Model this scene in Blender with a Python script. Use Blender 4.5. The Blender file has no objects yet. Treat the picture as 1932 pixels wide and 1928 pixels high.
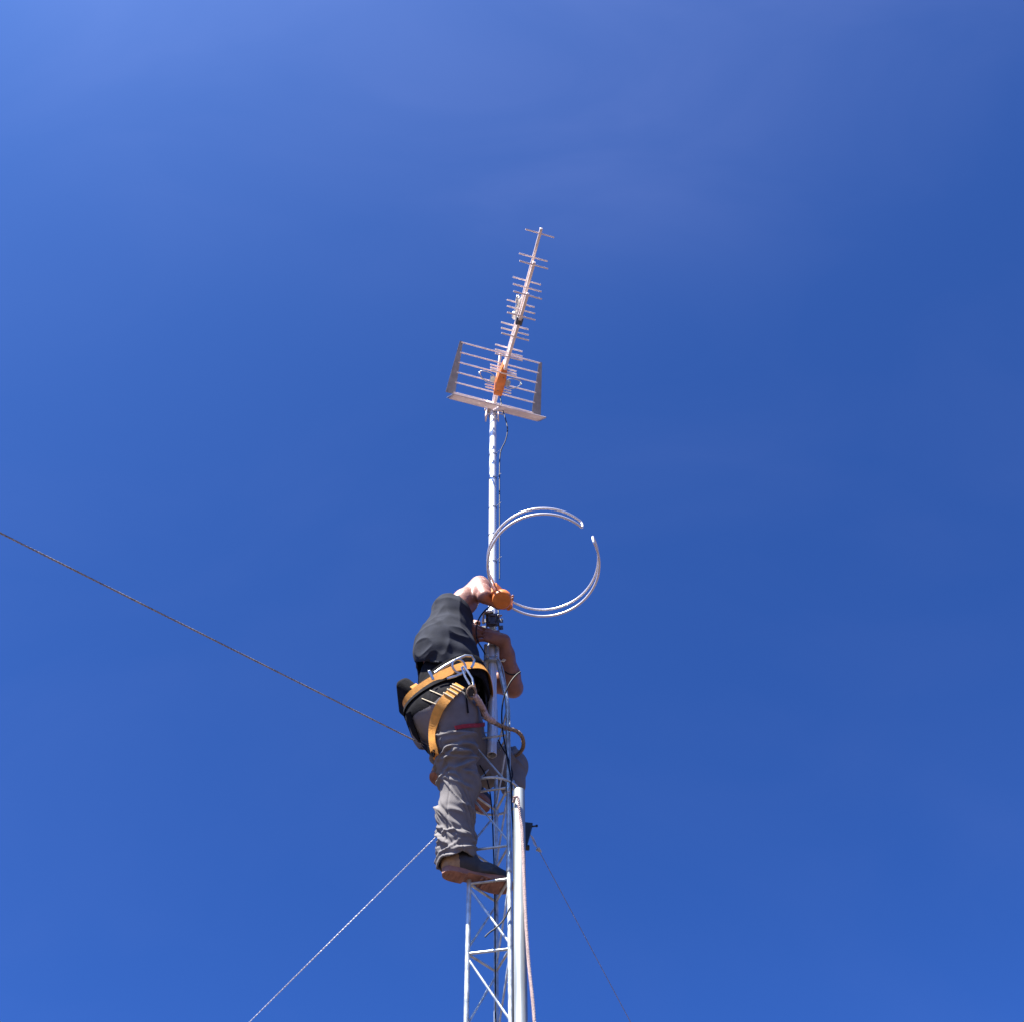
import bpy, math, random
import numpy as np
from mathutils import Vector, Matrix, noise as mnoise
random.seed(7); np.random.seed(7)
SC = bpy.context.scene
COL = SC.collection

# ------------------------------------------------------------------ camera
CAM = np.array((0.0, 0.0, 1.6)); PITCH = math.radians(52.0); ROLL = math.radians(-1.02)
FPX, CX, CY = 2222.0, 966.0, 964.0            # focal length and centre in units of a 1932 x 1928 picture
_F = np.array((0, math.cos(PITCH), math.sin(PITCH))); _U = np.array((0, -math.sin(PITCH), math.cos(PITCH))); _X = np.array((1.0, 0, 0))
_R = _X*math.cos(ROLL) + _U*math.sin(ROLL); _V = -_X*math.sin(ROLL) + _U*math.cos(ROLL)
cd = bpy.data.cameras.new('camera'); cam = bpy.data.objects.new('camera', cd); COL.objects.link(cam)
cam.matrix_world = Matrix((tuple(_R), tuple(_V), tuple(-_F))).transposed().to_4x4()
cam.location = CAM
cd.sensor_fit = 'HORIZONTAL'; cd.sensor_width = 36; cd.lens = 36*FPX/1932.0; cd.clip_start = 0.05; cd.clip_end = 20000
SC.camera = cam
# ------------------------------------------------------------------ sky and sun
EXPO = 1.8
SUN_EL, SUN_ROT = math.radians(60), math.radians(225)
world = bpy.data.worlds.new('World'); SC.world = world; world.use_nodes = True
nt = world.node_tree; bg = nt.nodes['Background']
sky = nt.nodes.new('ShaderNodeTexSky'); sky.sky_type = 'NISHITA'; sky.sun_disc = False
sky.sun_elevation = SUN_EL; sky.sun_rotation = SUN_ROT
sky.ozone_density = 10; sky.air_density = 0.5; sky.dust_density = 1.5
tint = nt.nodes.new('ShaderNodeMix'); tint.data_type = 'RGBA'; tint.blend_type = 'MULTIPLY'; tint.inputs[0].default_value = 1.0
tint.inputs[7].default_value = (.325, .585, 1.0, 1)   # keeps the sky's blue as deep as the photograph's at this exposure
nt.links.new(sky.outputs[0], tint.inputs[6]); # thin high haze: a few per cent of pale veil, streaked by noise
tco = nt.nodes.new('ShaderNodeTexCoord'); mpg = nt.nodes.new('ShaderNodeMapping'); mpg.inputs['Scale'].default_value = (2.2, 4.5, 2.6); mpg.inputs['Rotation'].default_value = (.3, .5, .9)
hz = nt.nodes.new('ShaderNodeTexNoise'); hz.inputs['Scale'].default_value = 1.7; hz.inputs['Detail'].default_value = 5; hz.inputs['Distortion'].default_value = .6
hr = nt.nodes.new('ShaderNodeMapRange'); hr.inputs[1].default_value = .42; hr.inputs[2].default_value = .80; hr.inputs[3].default_value = 0; hr.inputs[4].default_value = .006
veil = nt.nodes.new('ShaderNodeMix'); veil.data_type = 'RGBA'; veil.inputs[7].default_value = (6.2, 6.6, 11.0, 1)
nt.links.new(tco.outputs['Generated'], mpg.inputs[0]); nt.links.new(mpg.outputs[0], hz.inputs['Vector']); nt.links.new(hz.outputs['Fac'], hr.inputs[0])
sz = nt.nodes.new('ShaderNodeSeparateXYZ'); zr = nt.nodes.new('ShaderNodeMapRange'); zr.interpolation_type = 'SMOOTHSTEP'
zr.inputs[1].default_value = .84; zr.inputs[2].default_value = .985; zr.inputs[3].default_value = 0; zr.inputs[4].default_value = .026
ad = nt.nodes.new('ShaderNodeMath'); ad.operation = 'ADD'; mu = nt.nodes.new('ShaderNodeMath'); mu.operation = 'MULTIPLY_ADD'
nt.links.new(tco.outputs['Generated'], sz.inputs[0]); nt.links.new(sz.outputs['Z'], zr.inputs[0])
nt.links.new(hz.outputs['Fac'], mu.inputs[0]); nt.links.new(zr.outputs[0], mu.inputs[1]); mu.inputs[2].default_value = 0
hm2 = nt.nodes.new('ShaderNodeMath'); hm2.operation = 'MULTIPLY'; hm2.inputs[1].default_value = 2.0; nt.links.new(mu.outputs[0], hm2.inputs[0])
nt.links.new(hr.outputs[0], ad.inputs[0]); nt.links.new(hm2.outputs[0], ad.inputs[1])
nt.links.new(ad.outputs[0], veil.inputs[0]); nt.links.new(tint.outputs[2], veil.inputs[6]); nt.links.new(veil.outputs[2], bg.inputs[0])
bg.inputs[1].default_value = 0.272/2**EXPO
sd = bpy.data.lights.new('sun', 'SUN'); sun = bpy.data.objects.new('sun', sd); COL.objects.link(sun)
sd.energy = 5.0; sd.angle = math.radians(0.53); sd.color = (1.0, 0.95, 0.87)
SDIR = Vector((math.sin(SUN_ROT)*math.cos(SUN_EL), math.cos(SUN_ROT)*math.cos(SUN_EL), math.sin(SUN_EL)))
sun.rotation_euler = (-SDIR).to_track_quat('-Z', 'Y').to_euler(); sun.location = (0, 0, 30)
SC.view_settings.view_transform = 'Standard'; SC.view_settings.look = 'None'
SC.view_settings.exposure = EXPO; SC.view_settings.gamma = 1.0; SC.view_settings.use_curve_mapping = False

# ------------------------------------------------------------------ surveying helpers
def ray(x, y):
    d = _F + _R*((x-CX)/FPX) + _V*((CY-y)/FPX)
    return d/np.linalg.norm(d)
def P(x, y, Y):                       # the point seen in direction (x, y) at horizontal distance Y
    d = ray(x, y); return CAM + d*(Y/d[1])
def PZ(x, y, z):
    d = ray(x, y); return CAM + d*((z-CAM[2])/d[2])
def PX(p):
    q = np.asarray(p, float)-CAM; w = q@_F
    return (CX+FPX*(q@_R)/w, CY-FPX*(q@_V)/w)
def nrm(v):
    v = np.asarray(v, float); return v/np.linalg.norm(v)
def A(*v): return np.array(v, float)

# ------------------------------------------------------------------ materials
def mat(name, col, rough=0.5, metal=0.0, var=0.15, scale=20.0, bump=0.0, bscale=60.0, col2=None, spec=0.5, sss=0.0, ramp=(0.35, 0.65), stretch=None, rvar=0.0, sheen=0.0):
    m = bpy.data.materials.new(name); m.use_nodes = True
    n = m.node_tree; b = n.nodes['Principled BSDF']; L = n.links.new
    tc = n.nodes.new('ShaderNodeTexCoord'); src = tc.outputs['Object']
    if stretch:
        mp = n.nodes.new('ShaderNodeMapping'); mp.inputs['Scale'].default_value = stretch; L(src, mp.inputs[0]); src = mp.outputs[0]
    nz = n.nodes.new('ShaderNodeTexNoise'); nz.inputs['Scale'].default_value = scale; nz.inputs['Detail'].default_value = 6; L(src, nz.inputs['Vector'])
    rp = n.nodes.new('ShaderNodeValToRGB'); L(nz.outputs['Fac'], rp.inputs[0])
    c = np.array(col[:3], float)
    lo = c*(1-var) if col2 is None else np.array(col2[:3], float)
    hi = np.minimum(c*(1+var), 1) if col2 is None else c
    rp.color_ramp.elements[0].position, rp.color_ramp.elements[1].position = ramp
    rp.color_ramp.elements[0].color = (*lo, 1); rp.color_ramp.elements[1].color = (*hi, 1)
    L(rp.outputs[0], b.inputs['Base Color'])
    b.inputs['Metallic'].default_value = metal; b.inputs['Roughness'].default_value = rough
    b.inputs['Specular IOR Level'].default_value = spec
    if rvar:
        mr = n.nodes.new('ShaderNodeMapRange'); mr.inputs[1].default_value = .3; mr.inputs[2].default_value = .7
        mr.inputs[3].default_value = max(.03, rough-rvar); mr.inputs[4].default_value = rough+rvar
        L(nz.outputs['Fac'], mr.inputs[0]); L(mr.outputs[0], b.inputs['Roughness'])
    if sss:
        b.inputs['Subsurface Weight'].default_value = sss; b.inputs['Subsurface Radius'].default_value = (.012, .004, .002); b.inputs['Subsurface Scale'].default_value = 1.0
    if sheen:
        b.inputs['Sheen Weight'].default_value = sheen; b.inputs['Sheen Roughness'].default_value = .5
    if bump:
        n2 = n.nodes.new('ShaderNodeTexNoise'); n2.inputs['Scale'].default_value = bscale; n2.inputs['Detail'].default_value = 4; L(tc.outputs['Object'], n2.inputs['Vector'])
        bp = n.nodes.new('ShaderNodeBump'); bp.inputs['Strength'].default_value = bump; bp.inputs['Distance'].default_value = .004
        L(n2.outputs['Fac'], bp.inputs['Height']); L(bp.outputs[0], b.inputs['Normal'])
    return m
M = dict(
    steel=mat('galvanised_steel', (.52, .56, .55), .36, .5, .26, 30, .10, 220, rvar=.10),
    pipe=mat('galvanised_pipe', (.35, .385, .375), .42, .45, .2, 14, .06, 160, rvar=.08, stretch=(1, 1, .15)),
    mast=mat('mast_steel', (.78, .80, .795), .34, .4, .04, 16, .03, 160, rvar=.03, stretch=(1, 1, .12)),
    alu=mat('antenna_aluminium', (.86, .74, .70), .5, .25, .07, 40, 0),
    alu_dull=mat('reflector_plate', (.29, .28, .275), .55, .45, .12, 30, 0),
    bright=mat('zinc_bolt', (.6, .6, .56), .30, .85, .12, 90, .05, 300),
    darkmetal=mat('dark_bracket', (.115, .108, .11), .55, .5, .3, 60, .1, 200),
    blackmetal=mat('black_bracket', (.014, .015, .018), .5, .2, .3, 60, .1, 200),
    orange=mat('orange_plastic', (.62, .175, .028), .42, 0, .12, 30, .03, 200),
    loop=mat('loop_tube', (.76, .74, .76), .38, .45, .06, 40, 0),
    coax=mat('coax_sheath', (.010, .011, .014), .55, 0, .25, 60, 0, spec=.2),
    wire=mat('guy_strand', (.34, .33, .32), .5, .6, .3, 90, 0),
    wiresunlit=mat('guy_strand_sunlit', (.74, .74, .74), .36, .6, .15, 90, 0),  # the guy strand again, sunlight painted in as a paler colour
    rope=mat('pale_rope', (.45, .34, .31), .85, 0, .25, 120, .3, 300),
    lanyard=mat('lanyard_rope', (.25, .175, .12), .85, 0, .35, 90, .4, 240),
    skin=mat('skin', (.24, .110, .079), .48, 0, .14, 26, .10, 180, sss=.12),
    hair=mat('hair', (.012, .009, .007), .6, 0, .4, 90, .5, 200),
    shirt=mat('shirt_cotton', (.0225, .0255, .036), .95, 0, .16, 22, .25, 260, spec=.15),
    trouser=mat('trouser_canvas', (.165, .156, .156), .95, 0, .10, 18, .22, 320, spec=.15),
    redtape=mat('red_piping', (.30, .016, .022), .8, 0, .2, 60, .1, 200),
    webbing=mat('orange_webbing', (.70, .30, .038), .75, 0, .14, 40, .35, 420),
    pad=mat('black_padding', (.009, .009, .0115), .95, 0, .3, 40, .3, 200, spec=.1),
    tag=mat('pale_webbing', (.55, .48, .33), .8, 0, .15, 60, .2, 200),
    boot=mat('boot_leather', (.020, .023, .032), .55, 0, .3, 40, .2, 160, col2=(.035, .034, .036)),
    boottan=mat('boot_suede', (.36, .24, .14), .85, 0, .2, 50, .2, 160),
    sole=mat('boot_sole', (.27, .135, .10), .8, 0, .22, 30, .3, 120),
    earth=mat('red_earth', (.062, .040, .033), .95, 0, .2, .35, .4, 4, col2=(.042, .029, .024)),
    concrete=mat('concrete', (.38, .36, .33), .9, 0, .12, 8, .3, 40),
    strapdark=mat('dark_band', (.03, .03, .033), .6, 0, .2, 60, 0),
)

# ------------------------------------------------------------------ mesh helpers
def spline(pts, n=8):
    pts = [np.asarray(p, float) for p in pts]
    if len(pts) < 3: return pts
    out = []
    for i in range(len(pts)-1):
        p0 = pts[i-1] if i else 2*pts[0]-pts[1]
        p1, p2 = pts[i], pts[i+1]
        p3 = pts[i+2] if i+2 < len(pts) else 2*pts[-1]-pts[-2]
        for k in range(n):
            t = k/n
            out.append(.5*((2*p1)+(-p0+p2)*t+(2*p0-5*p1+4*p2-p3)*t*t+(-p0+3*p1-3*p2+p3)*t**3))
    out.append(pts[-1]); return out
class MB:
    def __init__(s): s.v = []; s.f = []; s.mi = []; s.cur = 0
    def add(s, vs, fs):
        o = len(s.v); s.v += [tuple(map(float, p)) for p in vs]; s.f += [tuple(i+o for i in f) for f in fs]; s.mi += [s.cur]*len(fs)
        return s
    def tube(s, pts, r, seg=12, caps=True, closed=False, oval=None):
        pts = [np.asarray(p, float) for p in pts]; n = len(pts)
        rs = [r]*n if np.isscalar(r) else list(r)
        vs, fs = [], []; up = None
        for i in range(n):
            if closed: t = pts[(i+1) % n]-pts[i-1]
            else: t = pts[min(i+1, n-1)]-pts[max(i-1, 0)]
            t = nrm(t)
            if up is None:
                a = A(0, 0, 1) if abs(t[2]) < .9 else A(1, 0, 0)
                up = nrm(np.cross(np.cross(t, a), t))
            up = nrm(up-t*(up@t)); sd_ = np.cross(t, up)
            for k in range(seg):
                a = 2*math.pi*k/seg
                vs.append(pts[i]+rs[i]*(math.cos(a)*up*(1 if oval is None else oval)+math.sin(a)*sd_))
        m = n if closed else n-1
        for i in range(m):
            j = (i+1) % n
            for k in range(seg):
                l = (k+1) % seg
                fs.append((i*seg+k, i*seg+l, j*seg+l, j*seg+k))
        if caps and not closed:
            fs.append(tuple(range(seg))[::-1]); fs.append(tuple((n-1)*seg+k for k in range(seg)))
        return s.add(vs, fs)
    def box(s, c, ax, ay, az, dx, dy, dz, bev=0.0):
        c = np.asarray(c, float); ax, ay, az = nrm(ax), nrm(ay), nrm(az)
        h = A(dx, dy, dz)/2; b = min(bev, h.min()*.9)
        vs, idx = [], {}
        for sx in (-1, 1):
            for sy in (-1, 1):
                for sz in (-1, 1):
                    for k in range(3):
                        q = A(sx, sy, sz)*h; q2 = q.copy()
                        for j in range(3):
                            if j != k: q2[j] -= (sx, sy, sz)[j]*b
                        idx[(sx, sy, sz, k)] = len(vs); vs.append(c+ax*q2[0]+ay*q2[1]+az*q2[2])
        fs = []
        for k in range(3):
            i, j = (k+1) % 3, (k+2) % 3
            for sg in (-1, 1):
                loop = []
                for (a, b2) in ((-1, -1), (1, -1), (1, 1), (-1, 1)):
                    q = [0, 0, 0]; q[k] = sg; q[i] = a; q[j] = b2; loop.append(idx[(*q, k)])
                fs.append(tuple(loop) if sg > 0 else tuple(loop[::-1]))
        if b > 0:
            for k in range(3):
                i, j = (k+1) % 3, (k+2) % 3
                for a in (-1, 1):
                    for b2 in (-1, 1):
                        q0 = [0]*3; q1 = [0]*3; q0[k] = -1; q1[k] = 1; q0[i] = q1[i] = a; q0[j] = q1[j] = b2
                        fs.append((idx[(*q0, i)], idx[(*q1, i)], idx[(*q1, j)], idx[(*q0, j)]))
            for sx in (-1, 1):
                for sy in (-1, 1):
                    for sz in (-1, 1):
                        fs.append(tuple(idx[(sx, sy, sz, k)] for k in range(3)))
        return s.add(vs, fs)
    def prism(s, poly, off):              # closed polygon (3-D points) pushed along off
        n = len(poly); off = np.asarray(off, float)
        vs = [np.asarray(p, float) for p in poly]+[np.asarray(p, float)+off for p in poly]
        fs = [tuple(range(n)), tuple(range(2*n-1, n-1, -1))]+[(i, i+n, (i+1) % n+n, (i+1) % n) for i in range(n)]
        return s.add(vs, fs)
    def ball(s, c, r, seg=12, rings=8, sc=(1, 1, 1)):
        vs, fs = [], []; c = np.asarray(c, float)
        for i in range(1, rings):
            th = math.pi*i/rings
            for k in range(seg):
                a = 2*math.pi*k/seg; vs.append(c+r*A(math.sin(th)*math.cos(a)*sc[0], math.sin(th)*math.sin(a)*sc[1], math.cos(th)*sc[2]))
        vs += [c+A(0, 0, r*sc[2]), c-A(0, 0, r*sc[2])]; N = len(vs)
        for i in range(rings-2):
            for k in range(seg):
                l = (k+1) % seg; fs.append((i*seg+k, (i+1)*seg+k, (i+1)*seg+l, i*seg+l))
        for k in range(seg):
            l = (k+1) % seg; fs.append((N-2, k, l)); fs.append((N-1, (rings-2)*seg+l, (rings-2)*seg+k))
        return s.add(vs, fs)
    def lathe(s, c, axis, prof, seg=24):     # prof: (distance along axis, radius)
        axis = nrm(axis); a = A(0, 0, 1) if abs(axis[2]) < .9 else A(1, 0, 0); u = nrm(np.cross(axis, a)); w = np.cross(axis, u); c = np.asarray(c, float)
        vs, fs = [], []
        for (h, r) in prof:
            for k in range(seg):
                t = 2*math.pi*k/seg; vs.append(c+axis*h+r*(math.cos(t)*u+math.sin(t)*w))
        for i in range(len(prof)-1):
            for k in range(seg):
                l = (k+1) % seg; fs.append((i*seg+k, i*seg+l, (i+1)*seg+l, (i+1)*seg+k))
        fs.append(tuple(range(seg))[::-1]); fs.append(tuple((len(prof)-1)*seg+k for k in range(seg)))
        return s.add(vs, fs)
    def ribbon(s, pts, nors, width, thick, closed=False):   # flat strap: pts on a surface, nors outward
        n = len(pts); vs, fs = [], []
        for i in range(n):
            t = (pts[(i+1) % n]-pts[i-1]) if closed else pts[min(i+1, n-1)]-pts[max(i-1, 0)]
            t = nrm(t); no = nrm(nors[i]-t*(nors[i]@t)); w = np.cross(t, no)
            for (a, b) in ((-1, 0), (1, 0), (1, 1), (-1, 1)):
                vs.append(pts[i]+w*a*width/2+no*b*thick)
        for i in range(n if closed else n-1):
            j = (i+1) % n
            for k in range(4):
                l = (k+1) % 4; fs.append((i*4+k, i*4+l, j*4+l, j*4+k))
        if not closed: fs += [(0, 1, 2, 3)[::-1], tuple((n-1)*4+k for k in range(4))]
        return s.add(vs, fs)
    def build(s, name, m, parent=None, smooth=True, loc=None):
        ms = m if isinstance(m, (list, tuple)) else [m]
        off = world_loc(parent) if parent is not None else (A(0, 0, 0) if loc is None else np.asarray(loc, float))
        me = bpy.data.meshes.new(name)
        me.from_pydata([tuple(np.asarray(v)-off) for v in s.v], [], s.f); me.update()
        for q in ms: me.materials.append(q)
        if len(ms) > 1: me.polygons.foreach_set('material_index', s.mi)
        import bmesh as _b
        bm = _b.new(); bm.from_mesh(me); _b.ops.recalc_face_normals(bm, faces=bm.faces)
        if smooth:
            for e in bm.edges:
                e.smooth = (len(e.link_faces) == 2 and e.calc_face_angle(0) < math.radians(38))
            for f in bm.faces: f.smooth = True
        bm.to_mesh(me); bm.free()
        return link(name, me, parent, off)
WL = {}
def world_loc(o): return WL.get(o.name, A(0, 0, 0))
def link(name, me, parent, off):
    o = bpy.data.objects.new(name, me); COL.objects.link(o)
    if parent is not None: o.parent = parent; WL[o.name] = off
    else: o.location = off; WL[o.name] = np.asarray(off, float)
    return o
def tag(o, label, cat, group=None, kind=None):
    if label: o['label'] = label
    if cat: o['category'] = cat
    if group: o['group'] = group
    if kind: o['kind'] = kind
    return o
def thing(name, label, cat, loc, group=None):
    o = bpy.data.objects.new(name, None); COL.objects.link(o); o.location = tuple(loc); o.empty_display_size = .1
    WL[o.name] = np.asarray(loc, float)
    return tag(o, label, cat, group)
def strand(a, b, r, pitch, sag=0.0, n=3, step=10):          # laid wire or rope: n strands wound round one another
    a, b = np.asarray(a, float), np.asarray(b, float); Ln = np.linalg.norm(b-a); t = nrm(b-a)
    u = nrm(np.cross(t, A(0, 0, 1))); w = np.cross(t, u); turns = Ln/pitch; N = int(turns*step)+2
    mb = MB()
    for k in range(n):
        pts = []
        for i in range(N):
            q = i/(N-1); an = 2*math.pi*(turns*q+k/n)
            pts.append(a+(b-a)*q-A(0, 0, sag*4*q*(1-q))+.5*r*(math.cos(an)*u+math.sin(an)*w))
        mb.tube(pts, r*.52, 6)
    return mb
def strand_path(pts, r, pitch, n=3, step=9):
    pts = spline(pts, 14); seg = np.array([np.linalg.norm(pts[i+1]-pts[i]) for i in range(len(pts)-1)]); cum = np.concatenate([[0], np.cumsum(seg)]); Ln = cum[-1]
    N = int(Ln/pitch*step)+2; arr = np.array(pts); mb = MB()
    q = np.linspace(0, Ln, N); base = np.stack([np.interp(q, cum, arr[:, k]) for k in range(3)], 1)
    for k in range(n):
        out = []; up = None
        for i in range(N):
            t = nrm(base[min(i+1, N-1)]-base[max(i-1, 0)])
            if up is None: up = nrm(np.cross(t, A(.3, 1, .2)))
            up = nrm(up-t*(up@t)); w = np.cross(t, up); an = 2*math.pi*(q[i]/pitch+k/n)
            out.append(base[i]+.5*r*(math.cos(an)*up+math.sin(an)*w))
        mb.tube(out, r*.54, 6)
    return mb

# ------------------------------------------------------------------ ground
g = MB(); S = 3000.0
g.add([(-S, -S, 0), (S, -S, 0), (S, S, 0), (-S, S, 0)], [(0, 1, 2, 3)])
gr = g.build('ground', M['earth'], smooth=False); gr['kind'] = 'structure'

# ------------------------------------------------------------------ lattice tower
D = 4.2
T0 = P(928.5, 1300, D); TX, TY = T0[0], T0[1]
SIDE, TH = 0.168, math.radians(10)
uu = A(math.cos(TH), -math.sin(TH), 0); nn = A(math.sin(TH), math.cos(TH), 0)
def tri(k, z, grow=0.0):
    h = SIDE/(2*math.sqrt(3))*(1+grow)
    c = A(TX, TY, 0)
    o = {'L': -uu*SIDE/2*(1+grow)-nn*h, 'R': uu*SIDE/2*(1+grow)-nn*h, 'B': nn*2*h}[k]
    p = c+o; p[2] = z; return p
YF = (tri('L', 0)[1]+tri('R', 0)[1])/2
def zat(y): return P(925, y, YF)[2]
levels = [zat(1390), zat(1490), zat(1599), zat(1662), zat(1794)]
step = .0755*YF
while levels[-1]-step > .25: levels.append(levels[-1]-step)
z_bend, z_top0, z_top1 = zat(1330), zat(1238), zat(1207)
tower = thing('lattice_tower', 'slim galvanised three-legged lattice tower the man is climbing', 'lattice tower', (TX, TY, 0))
LR, RR = .0099, .0055
MR = .0222
for k in 'LRB':
    top = tri(k, 0)-A(TX, TY, 0); dirn = nrm(top)
    pin = A(TX, TY, 0)+dirn*(MR+LR+.002)
    pts = [tri(k, .12), tri(k, z_bend-.04), tri(k, z_bend-.012)*.97+A(pin[0], pin[1], z_bend)*.03]
    a = tri(k, z_bend); b = A(pin[0], pin[1], z_top0)
    pts += [a*.94+b*.06, a*.06+b*.94, A(pin[0], pin[1], z_top0+.02), A(pin[0], pin[1], z_top1)]
    MB().tube(pts, LR, 14).build('leg', M['steel'], tower)
def rod(p, q, r, bend=True):
    return MB().tube([p, q], r, 10)
faces = (('L', 'R'), ('B', 'L'), ('R', 'B'))
for i, z in enumerate(levels):
    for (a, b) in faces:
        pa, pb = tri(a, z), tri(b, z); d = nrm(pb-pa)
        rod(pa+d*LR*.6, pb-d*LR*.6, RR).build('rung', M['steel'], tower)
        if i+1 < len(levels) and levels[i]-levels[i+1] > .2:
            z2 = levels[i+1]; qa, qb = tri(a, z-.018), tri(b, z2+.02); d = nrm(qb-qa)
            rod(qa+d*LR*.8, qb-d*LR*.8, RR*.86).build('brace', M['steel'], tower)
for k in 'LRB':                        # braces of the top bay up to the bend
    nxt = {'L': 'R', 'R': 'B', 'B': 'L'}[k]
    qa, qb = tri(k, z_bend-.03), tri(nxt, levels[0]+.02); d = nrm(qb-qa)
    rod(qa+d*LR*.8, qb-d*LR*.8, RR*.86).build('brace', M['steel'], tower)
    zj = (levels[2]+levels[3])/2       # sleeve where two sections plug together
    p = tri(k, zj); MB().lathe(p-A(0, 0, .05), A(0, 0, 1), [(0, LR+.0015), (.002, LR+.0028), (.098, LR+.0028), (.1, LR+.0015)], 14).build('leg_sleeve', M['steel'], tower)
    p = tri(k, levels[1]); out = nrm(p-A(TX, TY, levels[1]))
    mb = MB(); mb.lathe(p-A(0, 0, .032), A(0, 0, 1), [(0, LR+.001), (.002, LR+.0032), (.06, LR+.0032), (.062, LR+.001)], 14)
    mb.box(p+out*.016, out, np.cross(A(0, 0, 1), out), A(0, 0, 1), .03, .007, .05, .002)
    mb.build('guy_lug', M['bright'], tower)
    if k == 'R':                       # stub and plate where the guys are made fast, beside the front leg
        q = p+A(.020, -.006, -.012); MB().lathe(q-A(0, 0, .045), A(0, 0, 1), [(0, .007), (.002, .0085), (.088, .0085), (.09, .007)], 12).build('guy_stub', M['bright'], tower)
# hoop welded round the legs at the guy level
mb = MB(); RH = SIDE/math.sqrt(3)+LR+.022
pts = [A(TX+RH*math.cos(t), TY+RH*math.sin(t), levels[1]+.004) for t in np.linspace(0, 2*math.pi, 61)[:-1]]
mb.tube(pts, .0058, 8, closed=True).build('guy_hoop', M['steel'], tower)
# collar with clamping screws
mb = MB(); zc = (z_top0+z_top1)/2
mb.lathe(A(TX, TY, z_top0-.012), A(0, 0, 1), [(0, MR+.001), (0, MR+.0215), (.006, MR+.0225), (.016, MR+.0225), (.022, MR+.0215), (.022, MR+.001)], 30)
mb.build('collar', M['steel'], tower)
for an in (200, 248, 292, 340, 90):
    c = A(TX, TY, z_top0-.001); d = A(math.cos(math.radians(an)), math.sin(math.radians(an)), 0)
    mb = MB(); mb.lathe(c+d*(MR+.018), d, [(0, .0045), (.016, .0045), (.0165, .0085), (.025, .0085), (.0255, .004), (.032, .004)], 6)
    mb.build('clamp_screw', M['bright'], tower)
MB().box(A(TX, TY, .06), A(1, 0, 0), A(0, 1, 0), A(0, 0, 1), .5, .5, .12, .015).build('footing', M['concrete'], tower)

# ------------------------------------------------------------------ mast tube
z_mb = P(930, 1424, TY)[2]; z_mt = P(933, 772, TY)[2]
mast = thing('antenna_mast', 'bare galvanised tube rising out of the tower top and carrying both antennas', 'mast', (TX, TY, z_mb))
mb = MB(); n = 26; vs = []; fs = []
for (z, r) in ((z_mb, MR-.003), (z_mb, MR), (z_mt, MR), (z_mt, MR-.003)):
    for k in range(n): vs.append(A(TX+r*math.cos(2*math.pi*k/n), TY+r*math.sin(2*math.pi*k/n), z))
for i in range(4):
    j = (i+1) % 4
    for k in range(n): l = (k+1) % n; fs.append((i*n+k, i*n+l, j*n+l, j*n+k))
mb.add(vs, fs).build('tube', M['mast'], mast)
for y in (860, 905, 960, 1010, 1062):  # dark cable ties
    z = P(933, y, TY)[2]; t = np.linspace(0, 2*math.pi, 25)[:-1]
    pts = [A(TX+(MR+.0015)*math.cos(a), TY+(MR+.0015)*math.sin(a), z+.004*math.sin(a+1)) for a in t]
    mb = MB().tube(pts, .0013, 6, closed=True)
    a = .35; e = A(TX+MR*math.cos(a), TY-MR*.7, z); mb.tube([e, e+A(.012, -.008, .01), e+A(.03, -.014, .022)], .0011, 6)
    mb.build('cable_tie', M['strapdark'], mast)

# ------------------------------------------------------------------ UHF yagi antenna on the mast top
z_a = P(931, 768, TY)[2]
tip = PZ(1020, 437, z_a); base = A(TX, TY, z_a)
bd = nrm(tip-base); BL = np.linalg.norm(tip-base); ed = nrm(np.cross(bd, A(0, 0, 1)))   # boom direction, element direction
if ed[0] < 0: ed = -ed
ed = nrm(ed+A(0, .065, -.012))
UP = A(0, 0, 1)
yagi = thing('yagi_antenna', 'long silver comb-like aerial with orange box and open reflector grid on top of the mast', 'yagi antenna', (TX, TY, z_a))
def on(t, h=0.0, s=0.0): return base+bd*t+UP*h+ed*s
def t_of(px, py, h=0.0):              # boom distance of what is seen there at height h above the boom
    p = PZ(px, py, z_a+h); return float((p-base)@bd)
AZ = lambda x, y: ((1000+x/4.82)*.7908, (500+y/4.82)*.7908)
t_box0, t_box1 = t_of(940, 738), t_of(950, 680)
MB().box(on((BL+t_box1)/2, .0), bd, ed, UP, BL-t_box1+.04, .017, .017, .003).build('boom', M['alu'], yagi)
mid0 = t_box1-.02
def inclined(name, p, q, w, h, m):
    p, q = np.asarray(p), np.asarray(q); d = nrm(q-p); MB().box((p+q)/2, d, ed, np.cross(d, ed), np.linalg.norm(q-p), w, h, .002).build(name, m, yagi)
t_m_end, t_l_end = t_of(*AZ(1340, 610), -.085), t_of(*AZ(1268, 965), -.165)
inclined('boom', on(mid0, -.040), on(t_m_end, -.085), .018, .018, M['alu'])
inclined('boom', on(mid0, -.075), on(t_l_end, -.170), .018, .018, M['alu'])
def hm(t): return -.045-(.090-.045)*(t-mid0)/(t_m_end-mid0)
def hl(t): return -.085-(.175-.085)*(t-mid0)/(t_l_end-mid0)
ELL = .178
def element(t, h, L=ELL, r=.0052):
    MB().tube([on(t, h, -L/2), on(t, h, L/2)], r, 8).build('director', M['alu'], yagi)
tops = [t_of(*AZ(x, y)) for (x, y) in ((1400, 285), (1320, 560), (1243, 830), (1170, 1090), (1095, 1345), (1027, 1600))]
for i, t in enumerate(tops):
    element(t, .006)
    if i >= 1: element(t-.0, hm(t)-.004)
    if i >= 2: element(t+.0, hl(t)-.004)
dt = tops[4]-tops[5]
for j in (1, 2):
    t = tops[5]-dt*.92*j
    element(t, .004, ELL*.98); element(t, -.030, ELL*.98)
    if j == 1: element(t, -.058, ELL*.98)
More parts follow.
